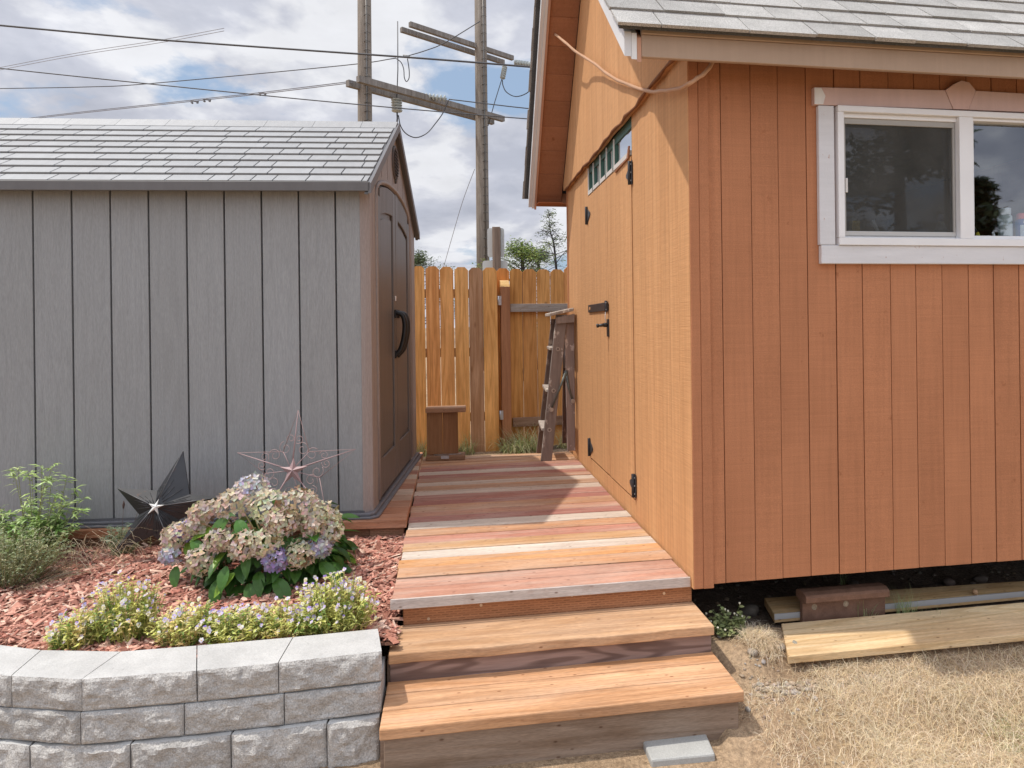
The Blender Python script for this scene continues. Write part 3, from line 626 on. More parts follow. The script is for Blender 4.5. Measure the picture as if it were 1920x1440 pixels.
# arch moulding
m = MB(); pts = [(.036, dv0 - .012, GZ0 + .02), (.036, dv0 - .012, 1.95)] + [(.036, v, arch(v) + .022) for v in [dv0 + (dv1 - dv0) * (.5 - .5 * math.cos(math.pi * k / 22)) for k in range(23)]] + [(.036, dv1 + .012, 1.95), (.036, dv1 + .012, GZ0 + .02)]
m.tube(pts, .011, 8, PK); m.build('door_surround', M['grey_wall'], GS)
BR = (.135, .124, .120)
for k, (a, b) in enumerate(((dv0 + .003, DC - .0035), (DC + .0035, dv1 - .003))):
    m = MB(); n = 12; st = .085
    def col_(x0, x1, za, zb_a, zb_b, u0, u1, c=BR): m.prism([(x0, za), (x1, za), (x1, zb_b), (x0, zb_a)], 'x', u0, u1, c)
    vs = [a + (b - a) * q / n for q in range(n + 1)]
    for x0, x1 in zip(vs[:-1], vs[1:]): col_(x0, x1, GZ0 + .012, arch(x0), arch(x1), .010, .026)          # leaf
    d = m.build('door', M['brown_panel'], GS)
    m = MB(); pa, pb = a + st, b - st; pz0 = .60
    def ptop(v): return arch(v, 1.985, .125) - .15
    m.box(.0262, .040, a, pa, GZ0 + .02, arch(a + .0) - .0); m.box(.0262, .040, pb, b, GZ0 + .02, min(arch(b), arch(pb)) - .004)
    for i in range(len(m.c)): m.c[i] = (*BR, m.c[i][3])
    vs = [pa + (pb - pa) * q / 10 for q in range(11)]
    for x0, x1 in zip(vs[:-1], vs[1:]): m.prism([(x0, ptop(x0)), (x1, ptop(x1)), (x1, arch(x1) - .003), (x0, arch(x0) - .003)], 'x', .0262, .0395, BR)
    m.box(.0262, .0395, pa, pb, GZ0 + .02, pz0, BR)
    m.build('door_frame_moulding', M['brown_panel'], d, bevel=.004, seg=2)
    m = MB(); vs = [pa + .03 + (pb - pa - .06) * q / 10 for q in range(11)]
    for x0, x1 in zip(vs[:-1], vs[1:]): m.prism([(x0, pz0 + .03), (x1, pz0 + .03), (x1, ptop(x1) - .03), (x0, ptop(x0) - .03)], 'x', .0262, .034, BR)
    m.build('raised_panel', M['brown_panel'], d)
    # handle: flat arched grip standing out from the leaf
    m = MB(); hv = (DC - .055) if k == 0 else (DC + .055); zt, zb = 1.385, 1.155
    arc = [(.040, hv, zt), (.052, hv, zt + .004), (.085, hv, zt - .012), (.098, hv, zt - .06), (.094, hv, zt - .13), (.074, hv, zb - .0 + .02), (.050, hv, zb - .012), (.040, hv, zb - .018)]
    m.tube(crom([Vector(p) for p in arc], 4), .0155, 10, (.012, .012, .013), flat=1.0)
    m.box(.0405, .050, hv - .024, hv + .024, zt - .028, zt + .022, (.012, .012, .013)); m.box(.0405, .050, hv - .022, hv + .022, zb - .038, zb + .006, (.012, .012, .013))
    m.build('handle', M['metal'], d, bevel=.003, seg=2)
m = MB(); m.box(.041, .047, DC - .055, DC - .035, 1.46, 1.49, (.75, .75, .75)); m.build('latch_tab', M['paint'], GS, bevel=.002)
# gable vent
m = MB(); vc, vz = .775, 2.305
ring = [(vc + .085 * math.cos(t * math.pi / 10), vz + .095 * math.sin(t * math.pi / 10)) for t in range(21)]
m.tube([(.036, p[0], p[1]) for p in ring], .010, 6, (.10, .09, .09), cap=False)
m.prism([(p[0], p[1]) for p in ring[:-1]], 'x', .0345, .0353, (.02, .02, .02))
for q in range(-4, 5):
    z = vz + q * .020; hw = .082 * math.sqrt(max(0, 1 - (q * .020 / .095) ** 2)); m.hexa([(.0355, vc - hw, z - .002), (.050, vc - hw, z - .010), (.050, vc + hw, z - .010), (.0355, vc + hw, z - .002), (.0355, vc - hw, z + .001), (.050, vc - hw, z - .007), (.050, vc + hw, z - .007), (.0355, vc + hw, z + .001)], (.16, .14, .14))
m.tube([(.037, vc, vz - .095), (.040, vc, vz - .125)], [.014, .006], 8, (.08, .08, .08)); m.build('gable_vent', M['paint'], GS)
# rear, left wall, base tray
m = MB(); m.box(GL, .014, GD - .02, GD, GZ0, 2.0, GC); m.box(GL, GL + .02, .036, GD - .021, GZ0, 2.0, GC); m.prism([(0.01, 2.0), (GD, 2.0), (GR_, 2.48)], 'x', GL, GL + .02, GC); m.build('rear_wall', M['grey_wall'], GS)
m = MB(); T = (.155, .155, .17)
m.prism([(GL - .03, -.035), (.040, -.035), (.072, -.004), (.075, GD + .03), (GL - .03, GD + .03)], 'z', .361, .372, T)
m.prism([(GL - .02, -.018), (.030, -.018), (.052, .006), (.055, GD + .015), (GL - .02, GD + .015)], 'z', .3725, .386, T); m.build('base_tray', M['grey_wall'], GS, bevel=.003)
# roof: stepped courses of moulded shingles
m = MB(); rs = (2.525 - 1.985) / (GR_ + .08); ang = math.atan(rs); c_, s_ = math.cos(ang), math.sin(ang); RL = (GR_ + .08) / c_
RC = (.325, .328, .33); U1 = .062
for side in (0, 1):
    sg_ = 1 if side == 0 else -1; v_e = -.08 if side == 0 else 2 * GR_ + .08
    P = lambda s, t: (v_e + sg_ * (s * c_ - t * s_), 1.992 + s * s_ + t * c_)
    m.prism([P(0, -.004), P(RL, -.004), P(RL, .010), P(0, .010)], 'x', GL - .05, U1 - .004, (.085, .085, .09))
    nC = 9; ex = (RL - .09) / nC
    for k in range(nC):
        s0, s1 = k * ex, (k + 1) * ex; u = U1 - .010 - (rr(0, .12))
        ends = [U1 - .012]
        while u > GL - .05: ends.append(u); u -= random.choice((.095, .15, .19, .24)) * rr(.9, 1.1)
        ends.append(GL - .05)
        for a, b in zip(ends[1:], ends[:-1]):
            if b - a < .02: continue
            col = jit(RC, .05)
            m.prism([P(s0 + .003, .0105), P(s1 - .007, .0105), P(s1 - .007, .0125), P(s0 + .003, .0195)], 'x', a + .0032, b - .0032, col)
for a, b in zip([GL - .05 + k * .28 for k in range(12)], [GL - .05 + (k + 1) * .28 for k in range(12)]):      # ridge cap
    if a > U1 - .03: break
    b = min(b, U1 - .004); z = 2.527
    m.prism([(GR_ - .085, z - .045), (GR_, z + .012), (GR_ + .085, z - .045), (GR_ + .085, z - .032), (GR_ + .012, z + .026), (GR_ - .012, z + .026), (GR_ - .085, z - .032)], 'x', a + .001, b - .001, jit(RC, .04))
m.build('roof', M['grey_roof'], GS)
DR = (.155, .150, .155)
m = MB(); m.box(GL - .05, U1, -.092, -.081, 1.960, 2.005, (.135, .13, .13)); m.prism([(-.081, 1.965), (0.0, 1.975), (0.0, 1.985), (-.081, 1.975)], 'x', GL - .05, U1 - .02, DR)
m.box(GL - .05, U1, 2 * GR_ + .081, 2 * GR_ + .092, 1.962, 2.003, DR); m.build('eave_edge', M['grey_roof'], GS, bevel=.002)
m = MB()
for va, vb in ((-.092, GR_), (GR_, 2 * GR_ + .092)):
    f = lambda v: 1.985 + (2.525 - 1.985) * (1 - abs(v - GR_) / (GR_ + .08))
    pts = [(va, f(va) - .028), (vb, f(vb) - .028), (vb, f(vb) + .022), (va, f(va) + .022)]
    m.prism(pts, 'x', U1 - .008, U1 + .006, DR)
    pts = [(va, f(va) - .034), (vb, f(vb) - .034), (vb, f(vb) - .024), (va, f(va) - .024)]; m.prism(pts, 'x', .0355, U1 - .0085, (.10, .10, .10))
m.build('rake_edge', M['grey_roof'], GS)

# ================================================================ DECK, STEPS, PLATFORM
OW = OFR.world
DZ = .33
RED = (.50, .255, .205); PNK = (.56, .33, .27); MAR = (.36, .185, .165); WHT = (.66, .60, .53); TAN = (.60, .36, .20); ORG = (.64, .35, .16); BRN = (.46, .29, .20)
dk = thing('deck_walkway', 'low walkway of multicoloured boards between the two sheds', 'deck', OW(0, 0), 9.25)
bv = [.010, .110, .205, .315, .415, .520, .622, .728, .838, .948, 1.046, 1.143, 1.27, 1.354, 1.484, 1.59, 1.70, 1.805, 1.904, 2.01, 2.11, 2.205, 2.30, 2.40, 2.50, 2.60]
bc = [RED, PNK, BRN, ORG, WHT, TAN, PNK, TAN, WHT, MAR, BRN, BRN, MAR, MAR, WHT, TAN, WHT, BRN, MAR, WHT, MAR, RED, TAN, TAN, BRN]
bc = [(.55, .33, .265), (.54, .35, .29), (.60, .39, .25), (.66, .40, .20), (.68, .64, .58), (.60, .42, .25), (.52, .28, .23), (.58, .36, .22), (.66, .61, .54), (.40, .21, .19), (.48, .29, .22), (.50, .31, .20), (.38, .19, .17), (.42, .22, .19), (.58, .50, .43), (.48, .31, .20), (.60, .52, .44), (.44, .27, .20), (.40, .20, .17), (.60, .53, .45), (.40, .20, .18), (.48, .26, .20), (.58, .38, .24), (.56, .36, .22), (.50, .34, .22)]
m = MB()
bc = [(r_ * 1.0, g_ * .90, b_ * .80) if r_ - b_ > .17 else (r_, g_ * .97, b_ * .93) for r_, g_, b_ in bc]
for i, (a, b, c) in enumerate(zip(bv[:-1], bv[1:], bc)):
    g = rr(.0025, .0065); dz = rr(-.0025, .0025); l = -1.118 + rr(-.004, .004); r_ = -.006 + rr(-.006, .002); sk = rr(-.003, .003)
    m.hexa([(l, a + g + sk, DZ - .034), (r_, a + g, DZ - .034), (r_, b - .0005, DZ - .034), (l, b - .0005 + sk, DZ - .034), (l, a + g + sk, DZ + dz), (r_, a + g, DZ + dz + .001), (r_, b - .0005, DZ + dz + .001), (l, b - .0005 + sk, DZ + dz)], c)
m.build('deck_boards', M['deck'], dk, bevel=.0022, seg=2)
m = MB(); m.box(-1.122, -.004, .0015, .0085, DZ - .036, DZ + .0015, (.60, .55, .51)); m.build('nosing', M['deck'], dk, bevel=.0015)
m = MB(); m.box(-1.080, .012, .034, .070, .215, DZ - .0355, (.46, .215, .105)); m.build('front_joist', M['incised'], dk, bevel=.002)
m = MB(); m.box(-1.085, -1.050, .071, 2.58, .12, DZ - .036, (.20, .13, .09)); m.box(-.05, -.012, .071, 2.58, .16, DZ - .036, (.2, .13, .09)); m.box(-1.049, -.051, 2.54, 2.58, .16, DZ - .036, (.2, .13, .09)); m.box(-1.085, -1.03, .034, .0705, .10, .2145, (.16, .11, .08))
m.build('side_joist', M['board'], dk)
for (x, z) in ((-.99, .24), (-.80, .275), (-.46, .285), (-.17, .285), (-.10, .265)):
    m = MB(); m.tube([(x, .0335, z), (x, .0315, z)], .0055, 10, (.62, .50, .38)); m.build('screw', M['galv'], dk)

st = thing('garden_steps', 'two deep wooden steps leading up to the walkway', 'steps', OW(0, 0), 9.25)
T1 = (.60, .38, .22); T2 = (.68, .42, .24)
m = MB()
xs = [-1.113 + 1.128 * k / 14 for k in range(15)]
fv = [-.186 + .0035 * math.sin(k * 1.1) + .002 * math.sin(k * 2.7) for k in range(15)]
for k in range(14): m.hexa([(xs[k], fv[k], .192), (xs[k + 1], fv[k + 1], .192), (xs[k + 1], .0325, .192), (xs[k], .0325, .192), (xs[k], fv[k], .2255), (xs[k + 1], fv[k + 1], .2255), (xs[k + 1], .0325, .2255), (xs[k], .0325, .2255)], T1, .31)
bm = bmesh.new(); o = m.build('tread', M['board'], st)
bm.from_mesh(o.data); bmesh.ops.remove_doubles(bm, verts=bm.verts, dist=.0004)
bmesh.ops.delete(bm, geom=[f for f in bm.faces if abs(f.normal.x) > .9 and -1.11 < f.calc_center_median().x < .01], context='FACES'); bm.to_mesh(o.data); bm.free()
mo = o.modifiers.new('bevel', 'BEVEL'); mo.width = .004; mo.segments = 2; mo.limit_method = 'ANGLE'; mo.angle_limit = math.radians(40)
m = MB(); m.box(-1.110, .010, -.166, -.150, .092, .1915, (.285, .205, .180)); m.build('riser', M['swirl'], st, bevel=.002)
m = MB()
for (a, b, c) in ((-.160, -.236, (.60, .33, .17)), (-.239, -.330, (.63, .38, .22)), (-.333, -.428, (.61, .35, .19))): m.box(-1.118, .014, b, a, .091, .1255, c)
m.build('tread', M['board'], st, bevel=.004, seg=2)
m = MB(); m.box(-1.108, .004, -.405, -.388, -.06, .0905, (.26, .19, .14)); m.build('riser', M['board'], st, bevel=.002)
for x in (-.012, -1.10):
    m = MB(); m.prism([(-.387, -.06), (.030, -.06), (.030, .1915), (-.149, .1915), (-.149, .0905), (-.387, .0905)], 'x', x - .02, x + .016, (.26, .19, .145)); m.build('stringer', M['board'], st)

GW = GFR.world
pf = thing('shed_platform', 'board platform carrying the grey shed beside the walkway', 'platform', GW(0, 0), 4.2)
def pedge(v): return .212 + (.081 - .212) * (v + .061) / 1.529
m = MB(); v = -.064; cols = [(.46, .215, .12), (.45, .22, .13), (.44, .23, .145), (.52, .36, .27), (.56, .44, .35), (.46, .24, .16), (.50, .30, .20), (.56, .46, .36), (.42, .22, .16), (.58, .48, .38), (.44, .25, .17), (.52, .36, .25), (.42, .24, .17)]
k = 0
while v < 1.66:
    w = .128; c = cols[k % len(cols)]; b = v + w; g = .002
    e0, e1 = pedge(v) + rr(-.002, .002), pedge(b)
    m.hexa([(-3.0, v + g, .322), (e0, v + g, .322), (e1, b - g, .322), (-3.0, b - g, .322), (-3.0, v + g, .3600), (e0, v + g, .3600), (e1, b - g, .3600), (-3.0, b - g, .3600)], c); v += w; k += 1
m.build('platform_boards', M['board'], pf, bevel=.003, seg=2)
m = MB(); m.box(-3.0, .030, -.040, -.004, .16, .3215, (.24, .135, .085)); m.box(.032, .196, -.044, -.004, .16, .3215, (.29, .165, .105)); m.hexa([(.155, -.003, .2), (.193, -.003, .2), (.065, 1.45, .2), (.03, 1.45, .2), (.155, -.003, .3215), (.193, -.003, .3215), (.065, 1.45, .3215), (.03, 1.45, .3215)], (.22, .13, .09))
m.build('rim_joist', M['incised'], pf, bevel=.002)

# ================================================================ FENCE
FW = FFR.world
fn = thing('wooden_fence', 'tall dog-eared cedar fence closing the gap between the sheds', 'fence', FW(0, 0), 13)
def picket(m, a, b, y, z1, c, lean=0):
    w = b - a; e = w * .24; z0 = .07
    p = [(a, z0), (b, z0), (b + lean, z1 - e), (b - e + lean, z1), (a + e + lean, z1), (a + lean, z1 - e)]
    m.prism(p, 'y', y, y + .016, c)
CED = [(.86, .475, .17), (.80, .40, .15), (.84, .445, .165), (.88, .50, .19), (.48, .29, .17), (.88, .49, .175)]
def fx(px, y=0): return FFR.on_v(px, 620, y)[0]
m = MB(); edges = [(777, 798.2), (800, 826), (826.8, 852.4), (854.2, 880.2), (880.9, 906.8), (907.5, 934)]
tops = [499, 499.3, 500, 500.8, 501.8, 501.6]
for k, ((a, b), t) in enumerate(zip(edges, tops)):
    u0, u1 = fx(a), fx(b); z = FFR.on_v((a + b) / 2, t, 0)[1]
    picket(m, u0 + .001, u1 - .001, -(k % 2) * .002, z, CED[k], -.006)
for k in range(22):
    u1 = fx(777) - .002 - k * .139; picket(m, u1 - .136, u1, 0, 1.885 + rr(-.006, .006), jit(random.choice(CED[:4]), .06))
m.build('fence_boards', M['picket'], fn)
m = MB()
for z in (.42, 1.05, 1.62): m.box(-3.1, fx(934) - .01, .0175, .055, z - .04, z + .045, (.50, .27, .11))
m.build('fence_rail', M['board'], fn)
m = MB(); m.box(fx(934) - .115, fx(934) - .02, .056, .15, .07, 1.80, (.42, .24, .12)); m.build('fence_post', M['post'], fn)
gt = thing('fence_gate', 'cedar fence gate with grey rails and hinges beside the ladder', 'gate', FW(fx(935), .09), 13)
gx = fx(935); Y2 = .0
def gu(px, y=.09): return FFR.on_v(px, 620, y)[0] - gx
m = MB(); edges = [(932.5, 956.2), (956.9, 980.2), (981, 1006.9), (1007.7, 1032.4), (1033.2, 1059)]; tops = [503, 504, 504.5, 505, 505]
for k, ((a, b), t) in enumerate(zip(edges, tops)):
    picket(m, gu(a) + .0008, gu(b) - .0008, .0, FFR.on_v((a + b) / 2, t, .09)[1], [(.72, .31, .09), (.70, .37, .12), (.68, .35, .12), (.74, .40, .14), (.74, .40, .14)][k])
for k in range(9):
    u0 = gu(1059) + .002 + k * .139; picket(m, u0, u0 + .136, 0, 1.90, jit(CED[1], .08))
m.build('gate_boards', M['picket'], gt)
m = MB(); m.box(gu(957.5, .05), gu(1075, .05), -.036, -.001, FFR.on_v(1000, 584.5, .05)[1], FFR.on_v(1000, 569.5, .05)[1], (.40, .37, .34)); m.build('gate_rail', M['board'], gt, bevel=.002)
m = MB(); m.box(gu(960, .05), gu(1075, .05), -.036, -.001, FFR.on_v(1000, 799, .05)[1], FFR.on_v(1000, 782.5, .05)[1], (.30, .185, .12)); m.build('gate_rail', M['board'], gt, bevel=.002)
m = MB(); z = FFR.on_v(949, 537.5, 0)[1]; m.box(gu(940.3, 0), gu(957, 0), -.09, -.004, .07, z, (.42, .20, .10)); m.build('gate_post', M['post'], gt, bevel=.002)
m = MB(); z2 = FFR.on_v(949, 526.5, .0)[1]; m.hexa([(gu(940.3, 0), -.09, z + .0005), (gu(957, 0), -.09, z + .0005), (gu(957, 0), -.004, z + .0005), (gu(940.3, 0), -.004, z + .0005), (gu(940, 0), -.05, z2), (gu(956.5, 0), -.05, z2), (gu(956.5, 0), -.004, z2 + .01), (gu(940, 0), -.004, z2 + .01)], (.80, .55, .24)); m.build('post_cut_top', M['pine'], gt)
for px, y0, y1 in ((936.5, 555, 572), (937.5, 770, 787)):
    m = MB(); za, zb = FFR.on_v(936, y1, 0)[1], FFR.on_v(936, y0, 0)[1]; u = gu(px, 0)
    m.box(u - .006, u + .022, -.095, -.091, za, zb, (.55, .56, .58)); m.tube([(u - .008, -.094, za), (u - .008, -.094, zb)], .006, 8, (.55, .56, .58)); m.build('hinge', M['galv'], gt)

# ================================================================ STEPLADDER (folded, hung against the orange shed)
ld = thing('stepladder', 'old paint-splattered wooden stepladder propped beside the orange shed wall', 'ladder', OW(-.25, 2.31, DZ), 9.25)
LO = Vector((-.25, 2.31, DZ))
LW = (.28, .235, .210)
def lpt(px, py, v): r = OFR.on_v(px, py, v); return Vector((r[0] - LO.x, v - LO.y, r[1] - LO.z))
vn, vf = 2.31, 2.60       # near and far side
def plank(m, a, b, wa, wb, th, c):      # board with its broad face towards -v; a bottom, b top (centre points)
    m.hexa([(a.x - wa, a.y - th, a.z), (a.x + wa, a.y - th, a.z), (a.x + wa, a.y + th, a.z), (a.x - wa, a.y + th, a.z), (b.x - wb, b.y - th, b.z), (b.x + wb, b.y - th, b.z), (b.x + wb, b.y + th, b.z), (b.x - wb, b.y + th, b.z)], c)
m = MB(); a = lpt(1024, 864, vn); b = lpt(1053, 590, vn + .03); a.z = .0; plank(m, a, b, .040, .042, .011, LW); m.build('front_rail', M['ladder'], ld, bevel=.003)
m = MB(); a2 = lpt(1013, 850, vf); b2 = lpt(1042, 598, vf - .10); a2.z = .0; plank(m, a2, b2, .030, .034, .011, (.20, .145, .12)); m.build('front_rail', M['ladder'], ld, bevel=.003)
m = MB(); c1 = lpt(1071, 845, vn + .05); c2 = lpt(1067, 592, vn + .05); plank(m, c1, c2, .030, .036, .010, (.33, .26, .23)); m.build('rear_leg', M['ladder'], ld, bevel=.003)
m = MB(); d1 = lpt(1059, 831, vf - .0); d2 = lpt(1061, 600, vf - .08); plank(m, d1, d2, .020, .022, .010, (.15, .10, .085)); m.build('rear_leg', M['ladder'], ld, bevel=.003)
for py_n, dz in ((655, 0), (733, 0), (806, 0)):     # treads between the front rails
    t = (864 - py_n) / (864 - 590.); p = a + (b - a) * t; q = a2 + (b2 - a2) * (t + .03)
    m = MB(); n = .012
    m.hexa([(p.x - .055, p.y + n, p.z - .010), (p.x + .030, p.y + n, p.z - .010), (q.x + .030, q.y - n, q.z - .010), (q.x - .045, q.y - n, q.z - .010), (p.x - .055, p.y + n, p.z + .010), (p.x + .030, p.y + n, p.z + .010), (q.x + .030, q.y - n, q.z + .010), (q.x - .045, q.y - n, q.z + .010)], (.46, .40, .35)); m.build('step', M['ladder'], ld, bevel=.002)
    m = MB(); m.tube([(p.x - .002, p.y - .0112, p.z + .0), (p.x - .002, p.y - .0145, p.z)], .0155, 14, (.40, .36, .33)); m.tube([(p.x - .002, p.y - .0146, p.z), (p.x - .002, p.y - .0165, p.z)], .008, 12, (.16, .13, .12)); m.build('rod_washer', M['galv'], ld)
m = MB(); e0 = lpt(1030, 592, vn - .02); e1 = lpt(1080, 578, vn + .02)
for (v0, w0) in ((vn - .02, vf - .08),):
    a_ = lpt(1031, 590, vn - .02); b_ = lpt(1076, 580, vn - .02); f0 = (vf - .06) - LO.y
    m.hexa([(a_.x, a_.y, a_.z - .012), (b_.x, b_.y, b_.z - .012), (b_.x, f0, b_.z - .012), (a_.x, f0, a_.z - .012), (a_.x, a_.y, a_.z + .012), (b_.x, b_.y, b_.z + .012), (b_.x, f0, b_.z + .012), (a_.x, f0, a_.z + .012)], (.42, .37, .32))
m.build('top_cap', M['ladder'], ld, bevel=.004)
m = MB(); a_ = lpt(1042, 596, vn + .005); b_ = lpt(1077, 588, vn + .005); c_2 = lpt(1076, 604, vn + .005); d_ = lpt(1042, 607, vn + .005)
m.hexa([(p.x, p.y - dy, p.z) for dy in (.012, .006) for p in (a_, d_, c_2, b_)], (.30, .25, .22)); m.build('cap_bracket', M['ladder'], ld)
for vv, (p0, p1, p2) in ((vn, ((1033.5, 768), (1052, 722), (1061, 700))), (vn + .05, ((1074, 752), (1067, 728), (1061, 695)))):
    m = MB(); q = [lpt(*p, vv - .018) for p in (p0, p1, p2)]; m.tube(q, [.006, .008, .013], 8, (.16, .18, .17), flat=.4); m.tube([(q[0].x, q[0].y - .004, q[0].z), (q[0].x, q[0].y - .008, q[0].z)], .016, 12, (.4, .36, .33)); m.build('spreader', M['galv'], ld)
m = MB(); p = lpt(1064, 660, vn + .12); m.box(p.x - .02, p.x + .012, p.y, p.y + .06, p.z - .12, p.z + .08, (.05, .06, .10)); m.build('hinge_block', M['metal'], ld)

# ================================================================ WOODEN STOOL by the fence + scraper
bx0, bx1 = OFR.on_v(799, 860, 2.5)[0], OFR.on_v(875, 860, 2.5)[0]
sb = thing('plank_stool', 'small brown plank stool standing at the end of the walkway', 'stool', OW((bx0 + bx1) / 2, 2.55, DZ), 7)
hw = (bx1 - bx0) / 2; H_ = OFR.on_v(837, 764, 2.52)[1] - DZ
SB = (.33, .185, .095); SB2 = (.38, .22, .13)
m = MB(); m.box(-hw, hw, -.05, .09, H_ - .036, H_, SB2); m.build('seat', M['board'], sb, bevel=.006, seg=2)
m = MB(); m.box(-hw + .0, hw - .01, -.085, .06, .001, .036, (.30, .19, .12)); m.build('base_board', M['board'], sb, bevel=.007, seg=2)
m = MB(); m.box(-hw + .006, -hw + .118, -.02, .02, .0365, H_ - .0365, SB); m.build('upright', M['post'], sb, bevel=.002)
m = MB(); m.box(-hw + .122, -hw + .232, -.02, .02, .0365, H_ - .0365, (.30, .16, .08)); m.build('upright', M['post'], sb, bevel=.002)
m = MB(); m.prism([(-.05, -.09), (.01, -.095), (.02, -.06), (.10, -.04), (.09, -.025), (-.08, -.028), (-.10, -.045)], 'z', .0, .004, (.45, .43, .42)); m.box(-.045, .012, -.093, -.088, -.020, .0, (.5, .5, .52))
o = m.build('metal_scraper', M['galv'], None); o.location = OW((bx0 + bx1) / 2 + .01, 2.55, DZ + .0365); o.rotation_euler = (0, 0, math.radians(7)); tag(o, 'thin grey metal scraper lying on the base of the stool', 'scraper')

# ================================================================ RETAINING WALL
fj = [(-.603, 2.222), (-.921, 2.153), (-1.162, 2.110), (-1.496, 2.064), (-1.737, 2.091), (-2.05, 2.15), (-2.36, 2.25), (-2.64, 2.38)]
rj = [(-.662, 2.393), (-.945, 2.335), (-1.252, 2.281), (-1.490, 2.245), (-1.770, 2.262), (-2.02, 2.32), (-2.28, 2.41), (-2.53, 2.52)]
rw = thing('retaining_wall', 'curved low wall of grey concrete blocks around the mulch bed', 'wall', (-1.2, 2.1, -.1))
KW = .935
fj = [(x * KW - .003, y * KW) for x, y in fj]; rj = [(x * KW - .003, y * KW) for x, y in rj]
def kz(z): return CAMH - (CAMH - z) * KW
def lerp(a, b, t): return (a[0] + (b[0] - a[0]) * t, a[1] + (b[1] - a[1]) * t)
def along(P, x):   # point on polyline at given x
    for a, b in zip(P[:-1], P[1:]):
        if b[0] <= x <= a[0]: return lerp(a, b, (x - a[0]) / (b[0] - a[0]))
    return P[-1]
def block(f0, f1, r0, r1, z0, z1, seed, setb=0.0):
    """f0/r0 right, f1/r1 left"""
    m = MB(); g = .0016; mid = ((f0[0] + f1[0]) / 2, (f0[1] + f1[1]) / 2)
    d = Vector((f1[0] - f0[0], f1[1] - f0[1])); L_ = d.length; d /= L_; nrm = Vector((d.y, -d.x))
    if nrm.y > 0: nrm = -nrm
    f0 = (f0[0] + d.x * g + nrm.x * setb, f0[1] + d.y * g + nrm.y * setb); f1 = (f1[0] - d.x * g + nrm.x * setb, f1[1] - d.y * g + nrm.y * setb)
    r0 = (r0[0] + d.x * g, r0[1] + d.y * g); r1 = (r1[0] - d.x * g, r1[1] - d.y * g)
    nx, nz = 34, 12; grid = []
    for j in range(nz + 1):
        row = []
        for i in range(nx + 1):
            s, t = i / nx, j / nz; p = lerp(f0, f1, s); z = z0 + .001 + (z1 - z0 - .002) * t
            edge = min(s * L_, (1 - s) * L_, (z - z0) * 1.0, (z1 - z) * 1.0)
            k = min(1, edge / .014); q = Vector((p[0] * 17 + seed * 3.1, p[1] * 17, z * 17))
            n_ = mnoise.fractal(q, 1.0, 2.0, 5) * .011 + mnoise.noise(q * 3.1) * .004 + .006 * mnoise.noise(q * .35)
            off = -.007 * (1 - k) ** 2 + k * (n_ + .002)
            if j == nz: off = -.006 + .003 * mnoise.noise(q * 2)
            if j == 0: off = -.008
            row.append((p[0] + nrm.x * off, p[1] + nrm.y * off, z))
        grid.append(row)
    C1 = (.47, .458, .44); k_ = rr(.93, 1.07); C1 = tuple(c * k_ for c in C1)
    for j in range(nz):
        for i in range(nx): m.face([grid[j][i + 1], grid[j][i], grid[j + 1][i], grid[j + 1][i + 1]], C1, .4, True)
    ob_f = m
    mt = MB(); top = grid[nz]; C2 = (.50, .495, .48)
    for i in range(nx):
        a, b = lerp(r0, r1, i / nx), lerp(r0, r1, (i + 1) / nx); am, bm_ = lerp(top[i][:2], a, .08), lerp(top[i + 1][:2], b, .08)
        mt.face([top[i + 1], top[i], (am[0], am[1], z1), (bm_[0], bm_[1], z1)], C2, .4); mt.face([(bm_[0], bm_[1], z1), (am[0], am[1], z1), (a[0], a[1], z1), (b[0], b[1], z1)], C2, .4)
    # sides and back and bottom
    for side, (fp, rp) in enumerate(((0, r0), (nx, r1))):
        colm = [grid[j][fp] for j in range(nz + 1)]
        poly = colm + [(rp[0], rp[1], z1), (rp[0], rp[1], z0 + .001)]
        mt.face(poly if side else poly[::-1], C1, .4)
    mt.face([(r0[0], r0[1], z0 + .001), (r1[0], r1[1], z0 + .001), (r1[0], r1[1], z1), (r0[0], r0[1], z1)], C1, .4)
    def fin(mm, name, mat, par=None):
        mm.v = [(x + 1.2, y - 2.1, z + .1) for x, y, z in mm.v]; return mm.build(name, mat, par)
    o = fin(ob_f, 'block', M['splitface'], rw); fin(mt, 'block_top', M['concrete'], o)
random.seed(11)
for i in range(7): block(fj[i], fj[i + 1], rj[i], rj[i + 1], kz(.118), kz(.220), i)
j2 = [x * KW - .003 for x in (-.606, -.905, -1.20, -1.50, -1.80, -2.1, -2.4)]
for i in range(6):
    a, b = along(fj, j2[i]), along(fj, j2[i + 1]); a2_, b2_ = (a[0] - .03, a[1] + .17), (b[0] + .01, b[1] + .17); block(a, b, a2_, b2_, kz(.015), kz(.1165), 20 + i, .002)
j3 = [x * KW - .003 for x in (-.612, -.775, -1.06, -1.35, -1.66, -1.96, -2.3)]
for i in range(6):
    a, b = along(fj, j3[i]), along(fj, j3[i + 1]); block(a, b, (a[0] - .02, a[1] + .16), (b[0] + .01, b[1] + .16), -.07, kz(.0135), 40 + i, .016 + (.006 if i == 0 else 0))

